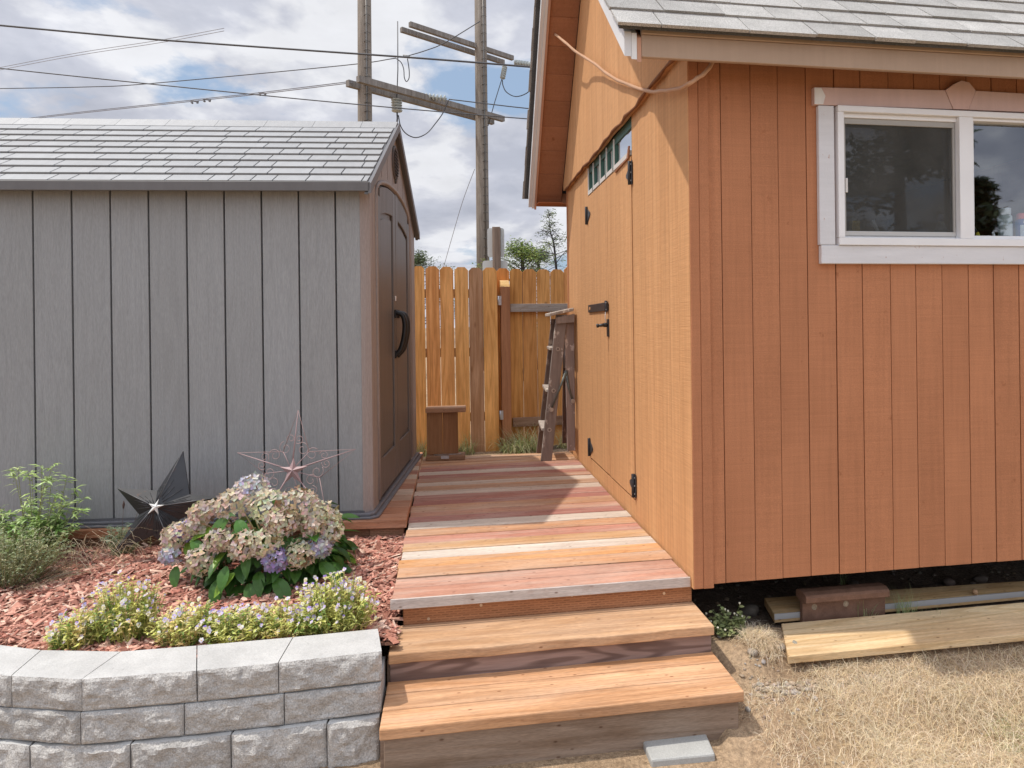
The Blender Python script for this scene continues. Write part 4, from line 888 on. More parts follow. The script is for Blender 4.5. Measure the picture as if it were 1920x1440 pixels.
# ================================================================ GROUND
def sstep(a, b, x): t = min(1, max(0, (x - a) / (b - a))); return t * t * (3 - 2 * t)
def ground_z(X, Y):
    u, v = OFR.uv(X, Y)
    z = -.035 + .115 * sstep(-.42, .05, v) 
    if u > -.05:
        z = -.035 + .055 * sstep(-.55, -.33, v) + .075 * sstep(-.32, .0, v)
        z += .030 * math.exp(-(((u - .16) / .11) ** 2 + ((v + .12) / .09) ** 2))
        z += .006 * mnoise.noise(Vector((X * 5, Y * 5, 0))) + .004 * mnoise.noise(Vector((X * 17, Y * 17, 3)))
        z -= .012 * math.exp(-((u - .02) / .05) ** 2)
        z -= .035 * sstep(.25, .4, u) * sstep(.03, .09, v)
    if Y < 2.06 and X < -.5: z = min(z, -.035)
    if abs(X) > 6 or Y > 12 or Y < -2: z = min(.08, z)
    return z
gxs = [-400, -120, -40, -15, -7, -4, -3, -2.2, -1.6, -1.1, -.7, -.45] + [-.35 + k * .030 for k in range(90)] + [2.5, 2.9, 3.4, 4.2, 6, 10, 20, 50, 130, 400]
gys = [-60, -20, -8, -3, -1, 0, .7, 1.1, 1.4] + [1.55 + k * .028 for k in range(64)] + [3.5, 3.9, 4.4, 5, 5.5, 5.8, 6.2, 7, 9, 12, 18, 30, 60, 140, 400, 900]
m = MB(); nx, ny = len(gxs), len(gys)
vs_ = [(x, y, ground_z(x, y)) for y in gys for x in gxs]
me = bpy.data.meshes.new('ground'); me.from_pydata(vs_, [], [(j * nx + i, j * nx + i + 1, (j + 1) * nx + i + 1, (j + 1) * nx + i) for j in range(ny - 1) for i in range(nx - 1)])
ca = me.color_attributes.new('Col', 'FLOAT_COLOR', 'POINT'); fl = []
for x, y, z in vs_:
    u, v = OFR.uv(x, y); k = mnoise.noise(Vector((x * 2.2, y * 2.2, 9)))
    c = (.40, .29, .19) if v < .06 or u < 0 else (.16, .125, .10)  # soil colour darkened under the shed to paint its shade
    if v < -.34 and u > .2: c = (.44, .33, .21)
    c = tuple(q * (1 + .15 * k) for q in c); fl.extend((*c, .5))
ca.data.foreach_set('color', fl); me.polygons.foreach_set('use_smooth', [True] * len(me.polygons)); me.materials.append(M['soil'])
gr = bpy.data.objects.new('ground', me); COL.objects.link(gr); gr['kind'] = 'structure'

def mulch_z(X, Y):
    gu_, gv_ = GFR.uv(X, Y); yw = along(rj, max(-2.3, min(-.63, X)))[1]
    t = sstep(0, .75, Y - yw); return .250 + .020 * t + .012 * mnoise.noise(Vector((X * 4, Y * 4, 1))) + .006 * mnoise.noise(Vector((X * 13, Y * 13, 5)))
m = MB(); NX, NY = 60, 34
def mpt(i, j):
    X = -3.3 + (3.3 - .55) * i / NX; y0 = along([(-.2, 2.26)] + rj + [(-3.4, 2.75)], X)[1] - .03; y1 = 3.42
    Y = y0 + (y1 - y0) * j / NY; u, v = OFR.uv(X, Y)
    return X, Y
pts = {}
for j in range(NY + 1):
    for i in range(NX + 1):
        X, Y = mpt(i, j); pts[i, j] = (X, Y, mulch_z(X, Y) - .006)
for j in range(NY):
    for i in range(NX):
        q = [pts[i, j], pts[i + 1, j], pts[i + 1, j + 1], pts[i, j + 1]]
        cx = sum(p[0] for p in q) / 4; cy = sum(p[1] for p in q) / 4
        if OFR.uv(cx, cy)[0] > -1.10: continue
        m.face(q, (.15, .075, .055), .5, True)
o = m.build('mulch_bed', M['soil'], None); o['kind'] = 'structure'
# chips
random.seed(5); m = MB(); cnt = 0
while cnt < 17000:
    X = rr(-2.9, -.55); Y = rr(2.05, 3.30)
    if X < -2.0 and R() < .4: continue
    if Y < along([(-.2, 2.28)] + rj + [(-3.4, 2.75)], X)[1] + .005: continue
    u, v = OFR.uv(X, Y)
    if u > -1.105: continue
    gu_, gv_ = GFR.uv(X, Y)
    if gv_ > -.045: continue
    big = R() < .10; l = rr(.010, .028) if not big else rr(.03, .055); w = l * rr(.10, .28) + .0015; h = rr(.0015, .004)
    yaw = rr(0, 6.28); tilt = rr(-.45, .45); z = mulch_z(X, Y) + rr(-.003, .009)
    Mx = Matrix.Translation((X, Y, z)) @ Matrix.Rotation(yaw, 4, 'Z') @ Matrix.Rotation(tilt, 4, 'Y') @ Matrix.Rotation(rr(-.5, .5), 4, 'X')
    g = random.choice(((.48, .25, .19), (.46, .235, .175), (.31, .14, .10), (.22, .10, .075), (.54, .32, .24), (.43, .21, .16), (.38, .16, .12), (.60, .42, .33))); k = rr(.95, 1.4); g = (g[0] * k, g[1] * k, g[2] * k)
    s = len(m.v); e = rr(.3, .9)
    m.hexa([(-l, -w, 0), (l, -w * e, 0), (l, w * e, 0), (-l, w, 0), (-l * .9, -w * .8, h), (l * .95, -w * e * .7, h), (l * .9, w * e * .8, h), (-l * .95, w * .7, h)], g); m.xform(Mx, s); cnt += 1
o = m.build('bark_mulch', M['mulch'], None); tag(o, 'reddish bark mulch chips covering the flower bed', 'mulch', kind='stuff')

# ================================================================ METAL STARS
def plane_pts(pix, p0, nrm):
    out = []
    for px, py in pix:
        d = Vector(ray(px, py)); t = (p0 - Vector((0, 0, CAMH))).dot(nrm) / d.dot(nrm); out.append(Vector((0, 0, CAMH)) + d * t)
    return out
def star(name, label, tips, notch, cen, p0, nrm, h, hub_tips, hub_cen):
    pt = plane_pts(tips, p0, nrm); pn = plane_pts(notch, p0, nrm); pc = plane_pts([cen], p0, nrm)[0]
    return pt, pn, pc
nr = Vector((-.07, -1, .30)).normalized()
p0 = Vector(at_y(212, 1037, 2.93))
tips = [(343, 846), (422, 931), (326, 1036), (212, 1037), (219, 915)]; notch = [(355, 927), (336, 974), (286, 1004), (261, 965), (295, 920)]
pt = plane_pts(tips, p0, nr); pn = plane_pts(notch, p0, nr); pc = plane_pts([(290, 950)], p0 + nr * .075, nr)[0]
t = thing('metal_star', 'black metal barn star with small white star centre leaning on the grey shed', 'star', tuple(pt[3]))
m = MB(); O_ = pt[3]; SC_ = (.035, .036, .040)
for i in range(5):
    m.face([pc, pn[i - 1], pt[i]], SC_, .3); m.face([pc, pt[i], pn[i]], SC_, .3)
    b = -nr * .004; m.face([pc + b - nr * .01, pt[i] + b, pn[i - 1] + b], (.03, .02, .018), .3); m.face([pc + b - nr * .01, pn[i] + b, pt[i] + b], (.03, .02, .018), .3)
    m.face([pt[i], pn[i - 1], pn[i - 1] + b, pt[i] + b], SC_, .3); m.face([pn[i], pt[i], pt[i] + b, pn[i] + b], SC_, .3)
    m.tube([pc + (pt[i] - pc) * .08, pt[i]], [.0022, .0012], 6, (.12, .12, .125))
m.v = [tuple(Vector(v) - O_) for v in m.v]; m.build('body', M['star_black'], t)
m = MB()
for i in range(5):
    for s_, w in ((pn[i - 1], (.30, .55, .80)), (pn[i], (.30, .55, .80))):
        for q in w:
            e = pt[i] * (1 - q) + s_ * q; fn_ = (pt[i] - pc).cross(s_ - pc).normalized(); fn_ = -fn_ if fn_.dot(nr) < 0 else fn_
            m.tube([pc + (e - pc) * .22 + fn_ * .001, pc + (e - pc) * (.62 if q < .7 else .85) + fn_ * .001], [.0022, .0008], 5, (.05, .05, .054))
m.v = [tuple(Vector(v) - O_) for v in m.v]; m.build('rib', M['star_black'], t)
ht = plane_pts([(297.5, 936), (308, 947), (297.5, 965), (276.5, 964), (279, 944.5)], pc + nr * .002, nr); hc = plane_pts([(291.5, 950)], pc + nr * .018, nr)[0]
m = MB()
for i in range(5):
    j = (i + 1) % 5; nmid = (hc + (pc - hc) * .5) * .60 + (ht[i] + ht[j]) * .20
    m.face([hc, ht[i], nmid][::-1], (.68, .69, .68)); m.face([hc, nmid, ht[j]][::-1], (.68, .69, .68))
m.v = [tuple(Vector(v) - O_) for v in m.v]; m.build('centre_star', M['paint'], t)

# pink wire star
nr = Vector((-.07, -1, .12)).normalized(); p0 = Vector(at_y(548, 882, 3.13))
tips = [(559, 769), (667, 842), (612, 965), (492, 972), (445, 849)]; notch = [(579.5, 847), (599, 896), (560, 925), (497, 888), (531, 847)]
pt = plane_pts(tips, p0, nr); pn = plane_pts(notch, p0, nr); pc = plane_pts([(547, 882)], p0, nr)[0]
O_ = Vector((pc.x, pc.y + .02, .27)); t = thing('wire_star', 'pink metal scrollwork star with small solid star centre behind the hydrangea', 'star', tuple(O_))
PKC = (.38, .26, .26); m = MB()
for i in range(5):
    m.tube([pn[i - 1], pt[i], pn[i]], .0016, 5, (.40, .27, .26)); m.tube([pc, pt[i]], [.0042, .0014], 6, PKC); m.tube([pc, pn[i]], .0017, 5, PKC)
m.v = [tuple(Vector(v) - O_) for v in m.v]; m.build('wire_outline', M['paint'], t)
m = MB()
def spiral(c, ax, ay, r, turns, ph, sgn):
    return [c + (ax * math.cos(ph + sgn * a) + ay * math.sin(ph + sgn * a)) * r * (1 - .75 * a / (turns * 6.283)) for a in [turns * 6.283 * k / 26 for k in range(27)]]
for i in range(5):
    ax = (pt[i] - pc).normalized(); ay = nr.cross(ax)
    for s_, nn in ((1, pn[i]), (-1, pn[i - 1])):
        c0 = pc + (pt[i] - pc) * .52 + ((nn - pc) - ax * (nn - pc).dot(ax)).normalized() * .020
        m.tube(spiral(c0, ax, ay, .022, 1.3, 2.6, s_), .0013, 4, (.42, .29, .28))
        c1 = pc + (pt[i] - pc) * .36 + ((nn - pc) - ax * (nn - pc).dot(ax)).normalized() * .042
        m.tube(spiral(c1, ax, ay, .032, 1.2, .4, -s_), .0013, 4, (.42, .29, .28))
m.v = [tuple(Vector(v) - O_) for v in m.v]; m.build('scrollwork', M['paint'], t)
ht = plane_pts([(551, 858), (577, 874), (567, 908), (531, 909), (525, 876)], pc + nr * .004, nr); hc = plane_pts([(547.5, 882)], pc + nr * .020, nr)[0]; m = MB()
for i in range(5):
    j = (i + 1) % 5; nmid = pc * .56 + (ht[i] + ht[j]) * .22
    m.face([hc, ht[i], nmid][::-1], PKC); m.face([hc, nmid, ht[j]][::-1], PKC)
m.v = [tuple(Vector(v) - O_) for v in m.v]; m.build('centre_star', M['paint'], t)

# ================================================================ PLANTS
def basis(d):
    d = Vector(d).normalized(); x = d.orthogonal().normalized(); a = rr(0, 6.28); y = d.cross(x)
    return d, x * math.cos(a) + y * math.sin(a), -x * math.sin(a) + y * math.cos(a)
def leaf(m, p, d, up, l, w, c, fold=.25, curl=.25, n=4):
    """pointed leaf: p base, d direction, up surface normal"""
    d = Vector(d).normalized(); up = Vector(up); s = d.cross(up)
    if s.length < 1e-4: s = d.orthogonal()
    s.normalize(); nn = s.cross(d).normalized(); a = R(); prev = None
    for k in range(n + 1):
        t = k / n; ww = w * .5 * math.sin(math.pi * min(1, t * .93 + .04)) ** .8 * (1.15 - .35 * t)
        if k == n: ww = w * .02
        c0 = Vector(p) + d * l * t - nn * curl * l * t * t; L_ = c0 - s * ww + nn * fold * ww; R_ = c0 + s * ww + nn * fold * ww
        if prev:
            m.face([prev[0], prev[1], c0, L_], c, a, True); m.face([prev[1], prev[2], R_, c0], c, a, True)
        prev = (L_, c0, R_)
def cj(c, a=.15): k = rr(1 - a, 1 + a); return (c[0] * k * rr(.94, 1.06), c[1] * k, c[2] * k * rr(.9, 1.1))
# hydrangea
random.seed(21)
HC = Vector((-1.235, 2.86, .40)); HR = Vector((.335, .30, .27)); base = Vector((-1.235, 2.86, .245))
hy = thing('hydrangea_bush', 'rounded hydrangea bush with fading mop-head blooms over large green leaves', 'bush', tuple(base))
def ell(px, py):
    d = Vector(ray(px, py)); o = Vector((0, 0, CAMH)); q = Vector((d.x / HR.x, d.y / HR.y, d.z / HR.z)); w = o - HC; w = Vector((w.x / HR.x, w.y / HR.y, w.z / HR.z))
    A, B, C_ = q.dot(q), 2 * q.dot(w), w.dot(w) - 1; D = B * B - 4 * A * C_
    t = (-B - math.sqrt(D)) / (2 * A) if D > 0 else -B / (2 * A)
    return o + d * t
TANH = [(.56, .46, .34), (.66, .56, .44), (.50, .43, .30), (.54, .42, .34), (.60, .50, .42)]; BLU = [(.52, .50, .58), (.62, .60, .62), (.46, .45, .56), (.64, .60, .54)]; PUR = [(.46, .36, .72), (.56, .46, .78), (.38, .30, .66)]; GRN = [(.58, .57, .38), (.66, .62, .44), (.70, .64, .50)]
MAUV = [(.42, .36, .58), (.50, .44, .62), (.38, .33, .50)]
heads = [(472, 914, 33, BLU), (436, 945, 36, TANH), (505, 948, 38, GRN), (560, 945, 40, TANH), (530, 975, 34, TANH), (594, 965, 34, GRN), (618, 995, 28, GRN), (588, 985, 26, TANH), (380, 962, 30, TANH), (330, 1004, 30, TANH), (347, 996, 21, PUR), (320, 1040, 22, BLU), (377, 1052, 32, TANH), (408, 1012, 26, TANH), (455, 1022, 32, TANH), (497, 1018, 30, GRN), (517, 1050, 24, MAUV), (562, 1042, 30, GRN), (600, 1025, 24, BLU), (365, 985, 24, TANH), (622, 972, 18, GRN)]
for px, py, r, pal in heads:
    c = ell(px, py); dn = (c - HC).normalized(); r3 = r * c.y / 1250.; c = c - dn * r3 * .12; r3 *= .92
    m = MB(); nf = int(20 + r * 1.35)
    for k in range(nf):
        z = 1 - 1.55 * (k + .5) / nf; ph = k * 2.39996; q = math.sqrt(max(0, 1 - z * z)); _, x, y = dn, dn.orthogonal().normalized(), None; y = dn.cross(x)
        d = (dn * z + x * q * math.cos(ph) + y * q * math.sin(ph)).normalized(); p = c + Vector((d.x, d.y, d.z * .85)) * r3 * rr(.84, 1.05)
        d2 = (d + Vector((rr(-.5, .5), rr(-.5, .5), rr(-.4, .5)))).normalized(); _, a, b = basis(d2); cc = cj(random.choice(pal), .18); s = rr(.0125, .0165)
        dead = R() < .04
        if dead: cc = (.26, .17, .10)
        for w in range(4):
            t = w * math.pi / 2; e = a * math.cos(t) + b * math.sin(t); f = a * -math.sin(t) + b * math.cos(t); cup = rr(.1, .75)
            m.face([p, p + e * s * .55 - f * s * .50 + d2 * s * cup * .4, p + e * s * 1.15 + d2 * s * cup * rr(.7, 1.3), p + e * s * .55 + f * s * .50 + d2 * s * cup * .4], tuple(q * rr(.85, 1.15) for q in cc), None, False)
    m.v = [tuple(Vector(v) - base) for v in m.v]; m.build('flower_head', M['petal'], hy)
m = MB(); G1 = (.045, .115, .024); G2 = (.07, .17, .03); G3 = (.22, .38, .05)
for k in range(420):
    th = rr(0, 6.283); z = rr(-.75, .5) if k % 3 else rr(-.7, -.1); q = math.sqrt(1 - z * z); d = Vector((q * math.cos(th), q * math.sin(th), z)); sc = rr(.55, .90)
    if d.y > .5 and R() < .6: continue
    p = HC + Vector((d.x * HR.x, d.y * HR.y, d.z * HR.z)) * sc
    dd = (Vector((d.x, d.y, 0)).normalized() * rr(.6, 1.2) + Vector((rr(-.5, .5), rr(-.4, .3), rr(-.9, .25)))).normalized()
    upv = (d * .7 + Vector((0, 0, 1)) + Vector((rr(-.4, .4), rr(-.4, .4), 0)))
    leaf(m, p, dd, upv, rr(.065, .105), rr(.042, .06), cj(random.choice((G1, G1, G2)) if R() < .93 else G3), .28, rr(.1, .5), 5)
for px, py, dx, l in ((345, 1010, -.3, .10), (350, 1018, .5, .09), (335, 1022, -.8, .09), (360, 1012, .9, .10), (430, 968, -.5, .14), (445, 975, .6, .12), (330, 1062, .2, .10), (460, 905, -.9, .06), (515, 925, .3, .07), (600, 1055, 1., .13), (620, 1070, .7, .12), (440, 1075, -.7, .12), (465, 1095, .5, .13), (380, 1100, -.5, .13), (350, 1095, -.9, .11), (410, 1085, .1, .13), (425, 1062, 0, .11), (515, 1085, .8, .14), (545, 1100, .2, .12)):
    p = ell(px, py); leaf(m, p, (dx, -.6, -.55), (0, -.6, 1), l * .85, l * .42, cj(G2 if R() < .8 else G3), .25, .35, 5)
m.v = [tuple(Vector(v) - base) for v in m.v]; m.build('leaves', M['leaf'], hy)
m = MB()
for k in range(26):
    th = rr(0, 6.28); e = HC + Vector((math.cos(th) * HR.x, math.sin(th) * HR.y, rr(0, .6) * HR.z)) * .8; m.tube([base + Vector((rr(-.05, .05), rr(-.05, .05), 0)), (base + e) / 2 + Vector((0, 0, .02)), e], [.006, .004, .003], 5, (.16, .13, .06))
m.v = [tuple(Vector(v) - base) for v in m.v]; m.build('stems', M['bark'], hy)

def blade(m, p, yaw, l, lean, w, c, segs=3, kink=0.):
    p = Vector(p); a = R(); d = Vector((math.cos(yaw), math.sin(yaw), 0)); s = Vector((-d.y, d.x, 0)); prev = None
    for k in range(segs + 1):
        t = k / segs; ang = lean * t ** .8; q = p + Vector((d.x * math.sin(ang) * l * t, d.y * math.sin(ang) * l * t, math.cos(ang) * l * t * (1 if ang < 1.5 else 1))) + s * kink * math.sin(t * 3) * l
        ww = w * (1 - t * .85)
        if prev: m.face([prev[0], prev[1], q + s * ww, q - s * ww], c, a)
        prev = (q - s * ww, q + s * ww)
# viola clumps
def viola(X, Y, rx, ry, h, nst, label, fden=1.0, straw=.15):
    z0 = mulch_z(X, Y) - .004; t = thing('viola_plant', label, 'flowers', (X, Y, z0), 0, 'violas behind the retaining wall'); mf, ml = MB(), MB()
    for k in range(nst):
        a = rr(0, 6.28); q = math.sqrt(R()); bx, by = rx * q * math.cos(a) * .85, ry * q * math.sin(a) * .85
        hh = h * (1 - .45 * q * q) * rr(.50, 1.15); lx, ly = bx * .35 + rr(-.02, .02), by * .35 + rr(-.02, .02); dry = R() < straw
        g = cj((.62, .63, .19), .2) if not dry else cj((.84, .70, .32), .15)
        if R() < .2: g = cj((.22, .34, .08), .2)
        P0, P1, P2 = Vector((bx, by, 0)), Vector((bx + lx * .5, by + ly * .5, hh * .6)), Vector((bx + lx, by + ly, hh))
        ml.tube([P0, P1, P2], [.0012, .0010, .0008], 3, g, False)
        for w in range(random.randint(9, 14)):
            tt = rr(.1, 1); p = P0 * (1 - tt) ** 2 + P1 * 2 * tt * (1 - tt) + P2 * tt * tt; b = rr(0, 6.28)
            leaf(ml, p, (math.cos(b), math.sin(b), rr(-.1, .9)), (rr(-.3, .3), rr(-.3, .3), 1), rr(.012, .024), rr(.004, .009), cj(g, .2), .2, .3, 2)
        if R() < .44 * fden:
            p = P2 + Vector((0, 0, .004)); d2 = Vector((rr(-.6, .6), rr(-1.3, -.1), rr(.15, 1.1))).normalized(); up = (Vector((0, 0, 1)) - d2 * d2.z).normalized(); sd_ = d2.cross(up); s = rr(.0055, .0085)
            pal = random.random(); lil = (.58, .50, .80) if pal < .5 else ((.42, .30, .76) if pal < .66 else (.80, .78, .72))
            low = (.80, .76, .52) if R() < .6 else (.72, .66, .80)
            for ang, sz, cc in ((.45, 1.1, lil), (-.45, 1.1, lil), (1.6, .95, low), (-1.6, .95, low), (math.pi, 1.15, low)):
                e = up * math.cos(ang) + sd_ * math.sin(ang); f = d2.cross(e); o_ = p + d2 * rr(0, .001)
                mf.face([o_, o_ + e * s * .5 * sz + f * s * .5 * sz, o_ + e * s * sz + f * s * .2 + d2 * s * rr(-.2, .2), o_ + e * s * sz - f * s * .2, o_ + e * s * .5 * sz - f * s * .5 * sz], cj(cc, .06))
            mf.face([p + d2 * .0018 + up * s * .1 + sd_ * s * .22, p + d2 * .0018 + up * s * .1 - sd_ * s * .22, p + d2 * .0022 - up * s * .45], (.80, .52, .06))
    ml.build('foliage', M['leaf'], t); mf.build('blossoms', M['petal'], t)
random.seed(33)
viola(-0.794, 2.319, 0.121, 0.082, 0.194, 330, 'large bushy viola clump nearest the steps, thick with lilac blossoms', 1.1, .1)
viola(-0.949, 2.273, 0.097, 0.068, 0.116, 170, 'low viola clump between the bushy one and the hydrangea base', .8, .3)
viola(-1.100, 2.254, 0.097, 0.068, 0.112, 190, 'low viola clump behind the middle block of the wall', .8, .2)
viola(-1.278, 2.254, 0.092, 0.078, 0.126, 200, 'yellowing viola clump in the middle of the row', .55, .45)
viola(-1.504, 2.282, 0.112, 0.082, 0.194, 280, 'tall viola clump with pale blossoms left of the yellowing one', .7, .2)
viola(-1.626, 2.217, 0.068, 0.058, 0.126, 120, 'small viola clump at the far left end of the row', .9, .25)

# weeds against the grey shed
random.seed(8)
def twiggy(m, base, n, spread, h, cols, tl, lw, lean=.5, leafn=8, ll=(.012, .03), lwid=.3, droop=.2):
    for k in range(n):
        a = rr(0, 6.28); q = math.sqrt(R()); p0 = Vector((math.cos(a) * q * spread * .35, math.sin(a) * q * spread * .25, 0)); hh = h * rr(.55, 1.05)
        e = Vector((math.cos(a) * q * spread, math.sin(a) * q * spread * .55, hh * (1 - droop * q))); mid = (p0 + e) / 2 + Vector((rr(-.03, .03), rr(-.02, .02), hh * .12)); c = cj(random.choice(cols), .2)
        pts = [p0, p0 * .3 + mid * .7, mid * .3 + e * .7 + Vector((0, 0, .01)), e]; m.tube(pts, [lw, lw * .8, lw * .6, lw * .35], 4, cj((.34, .36, .16) if c[1] > c[0] else c, .1), False)
        for w in range(leafn):
            t = rr(.15, 1); i = min(2, int(t * 3)); f = t * 3 - i; p = pts[i] * (1 - f) + pts[i + 1] * f; b = rr(0, 6.28); l = rr(*ll)
            leaf(m, p, (math.cos(b), math.sin(b), rr(-.2, .8)), (rr(-.4, .4), -.2, 1), l, l * lwid, cj(c, .2), .2, .4, 2)
def wplant(name, label, cat, X, Y, builds, kind=None, dz=0):
    z = mulch_z(X, Y) - .005 + dz; t = thing(name, label, cat, (X, Y, z)); 
    for nm, mat, fn_ in builds: m = MB(); fn_(m); m.build(nm, mat, t)
    return t
wplant('leafy_weed', 'tall green weed with narrow leaves against the grey shed at the left edge', 'plant', -2.40, 3.0, [('foliage', M['leaf'], lambda m: (twiggy(m, 0, 26, .25, .46, [(.34, .48, .15), (.42, .54, .22)], 0, .0022, leafn=26, ll=(.02, .05), lwid=.26), twiggy(m, 0, 60, .22, .25, [(.22, .36, .09), (.30, .42, .14)], 0, .0018, leafn=18, ll=(.02, .045), lwid=.4)))])
wplant('catmint_clump', 'grey-green and dry brown tangled catmint clump at the left edge', 'plant', -2.28, 2.74, [('foliage', M['leaf'], lambda m: twiggy(m, 0, 330, .27, .24, [(.30, .34, .17), (.36, .36, .20), (.24, .30, .17)], 0, .0012, leafn=12, ll=(.006, .014), lwid=.5)), ('dry_stems', M['straw'], lambda m: twiggy(m, 0, 260, .36, .16, [(.34, .26, .17), (.44, .36, .25), (.24, .18, .12)], 0, .0013, leafn=3, ll=(.008, .02), lwid=.15, droop=.7))])
wplant('lavender_sprigs', 'small blue-green sprigs with dark seed heads beside the tall weed', 'plant', -2.02, 3.06, [('foliage', M['leaf'], lambda m: twiggy(m, 0, 90, .10, .17, [(.16, .25, .15), (.22, .30, .20)], 0, .0011, leafn=14, ll=(.008, .018), lwid=.22)),
    ('seed_heads', M['straw'], lambda m: [(m.tube([(0, 0, 0), (x * .5, -.02, z * .45), (x, -.02, z)], [.0014, .0012, .0009], 4, (.14, .11, .09)), m.tube([(x * .97, -.02, z * .97), (x * 1.02, -.02, z * 1.04), (x * 1.06, -.02, z * 1.12)], [.003, .006, .001], 6, (.13, .09, .08))) for x, z in ((.10, .26), (.17, .27), (.02, .24), (.24, .12))])])
# drooping dry stems
m = MB()
for k in range(90):
    X, Y = rr(-2.35, -1.9), rr(2.8, 3.0); blade(m, (X, Y, mulch_z(X, Y) + rr(.0, .10)), rr(-.9, .5), rr(.10, .28), rr(1.2, 2.0), .0014, cj(random.choice(((.50, .40, .27), (.40, .30, .20), (.58, .50, .36)))), 4)
m.v = [(x + 2.1, y - 2.9, z - .27) for x, y, z in m.v]; o = m.build('dry_stalks', M['straw'], None); o.location = (-2.1, 2.9, .27); tag(o, 'loose dry stalks drooping between the catmint and the shed platform', 'plant')
# one upright sprig of seedling by the platform rim
m = MB(); z = mulch_z(-1.93, 3.12)
m.tube([(0, 0, 0), (.003, 0, .06), (0, 0, .12)], [.0015, .0012, .0008], 5, (.36, .36, .2))
for k in range(16): leaf(m, (0, 0, .02 + k * .006), (math.cos(k * 2.4), math.sin(k * 2.4), .5), (0, 0, 1), .014, .006, (.38, .38, .2), .2, .2, 2)
o = m.build('seedling', M['leaf'], None); o.location = (-1.93, 3.12, z); tag(o, 'single thin upright seedling in front of the platform rim', 'plant')

# weed with white flowers beside the steps
X, Y = on_z(1366, 1205, .07); z = ground_z(X, Y)
t = thing('flowering_weed', 'small round-leaved weed with tiny white flowers beside the steps', 'plant', (X, Y, z - .01)); m = MB(); m2 = MB(); random.seed(4)
for k in range(48):
    a = rr(0, 6.28); q = math.sqrt(R()); e = Vector((math.cos(a) * q * .095, math.sin(a) * q * .05, .14 * (1 - .5 * q) * rr(.4, 1.15))); m.tube([(0, 0, 0), e * .6 + Vector((0, 0, .01)), e], [.0013, .001, .0008], 4, (.14, .18, .07), False)
    for w in range(6):
        b = rr(0, 6.28); p = e * rr(.45, 1.); leaf(m, p, (math.cos(b), math.sin(b), rr(-.1, .6)), (0, -.3, 1), rr(.013, .022), rr(.011, .016), cj((.28, .32, .14), .25), .15, .3, 3)
    if k % 4 == 0:
        p = e + Vector((0, -.003, .012)); m2.tube([e, p], .0007, 4, (.3, .35, .15)); m2.lathe([(.002, 0), (.0045, .003), (.0035, .007), (.001, .0075)], o=tuple(p), n=7, c=(.78, .76, .62))
m.build('leaves', M['leaf'], t); m2.build('blossoms', M['petal'], t)

# grass tufts by the fence
def tuft(name, label, cat, X, Y, z, n, sp, l, cols, w=.0018, lean=(.3, 1.5), group=None):
    m = MB()
    for k in range(n):
        a = rr(0, 6.28); q = R() ** .7 * sp; blade(m, (math.cos(a) * q, math.sin(a) * q * .7, 0), rr(0, 6.28), l * rr(.5, 1.1), rr(*lean), w, cj(random.choice(cols), .2), 4)
    o = m.build(name, M['straw'], None); o.location = (X, Y, z); return tag(o, label, cat, group)
GG = [(.26, .34, .13), (.36, .40, .18), (.46, .44, .26), (.56, .50, .30)]
X, Y = FW(fx(970), -.10)[:2]; tuft('grass_tuft', 'broad arching green grass tuft at the foot of the gate', 'grass tuft', X, Y, .07, 420, .20, .34, GG, .0028, (.5, 1.7), 'grass along the fence')
X, Y = FW(fx(868), -.06)[:2]; tuft('grass_tuft', 'small grass tuft behind the stool at the fence', 'grass tuft', X, Y, .07, 140, .10, .26, GG, .0025, (.3, 1.4), 'grass along the fence')
X, Y = FW(fx(790), -.06)[:2]; tuft('grass_tuft', 'grass tuft between the grey shed corner and the stool', 'grass tuft', X, Y, .07, 110, .09, .24, GG, .0025, (.3, 1.4), 'grass along the fence')
X, Y = FW(fx(1054), -.10)[:2]; tuft('grass_tuft', 'grass tuft hidden behind the stepladder legs', 'grass tuft', X, Y, .07, 120, .09, .26, GG, .0025, (.3, 1.4), 'grass along the fence')
for px, py, zz, n, l, lb in ((1698, 1150, .085, 60, .13, 'wispy green grass tuft right of the rusty rail piece'), (1625, 1152, .085, 45, .10, 'thin grass tuft in front of the right end of the rail piece'), (1580, 1088, .10, 10, .14, 'few pale grass blades standing behind the rail piece'), (1745, 1155, .085, 22, .07, 'short sparse grass blades between the two long boards')):
    X, Y = on_z(px, py, zz); tuft('grass_tuft', lb, 'grass tuft', X, Y, zz - .02, n, .045 if n > 20 else .012, l, [(.34, .42, .18), (.46, .50, .26), (.28, .36, .15)], .0010, (.1, 1.0), 'grass around the rail piece')

# ================================================================ PLANKS, RAIL PIECE, KNOB
t = tag(thing('loose_plank', None, None), None) if False else None
def hexo(name, mat, pts8, c, label, cat, bevel=.003, group=None):
    O_ = Vector(OW(*pts8[0])); m = MB(); m.hexa([(p[0] - pts8[0][0], p[1] - pts8[0][1], p[2] - pts8[0][2]) for p in pts8], c)
    o = m.build(name, mat, None, bevel=bevel, seg=2); o.location = O_; o.rotation_euler = (0, 0, OFR.t); return tag(o, label, cat, group)
zt = .102; zb2 = .112
def _o(px, py, z): return OFR.uv(*on_z(px, py, z))
a_, b_, c_, d_ = _o(1452, 1152, zb2), _o(1920, 1109, zb2), _o(1920, 1089, zb2), _o(1433, 1121, zb2)
def _ext(p, q, u): return (u, p[1] + (q[1] - p[1]) * (u - p[0]) / (q[0] - p[0]))
PL2 = [a_, _ext(a_, b_, 2.45), _ext(d_, c_, 2.45), d_]
q = [(.284, -.204), (2.35, -.215), (2.35, .040), (.388, .046)]
hexo('loose_board', M['pine'], [(a, b, zt - .028) for a, b in q] + [(a, b, zt) for a, b in q], (.76, .58, .35), 'wide yellow pine board lying on the dry grass', 'board')
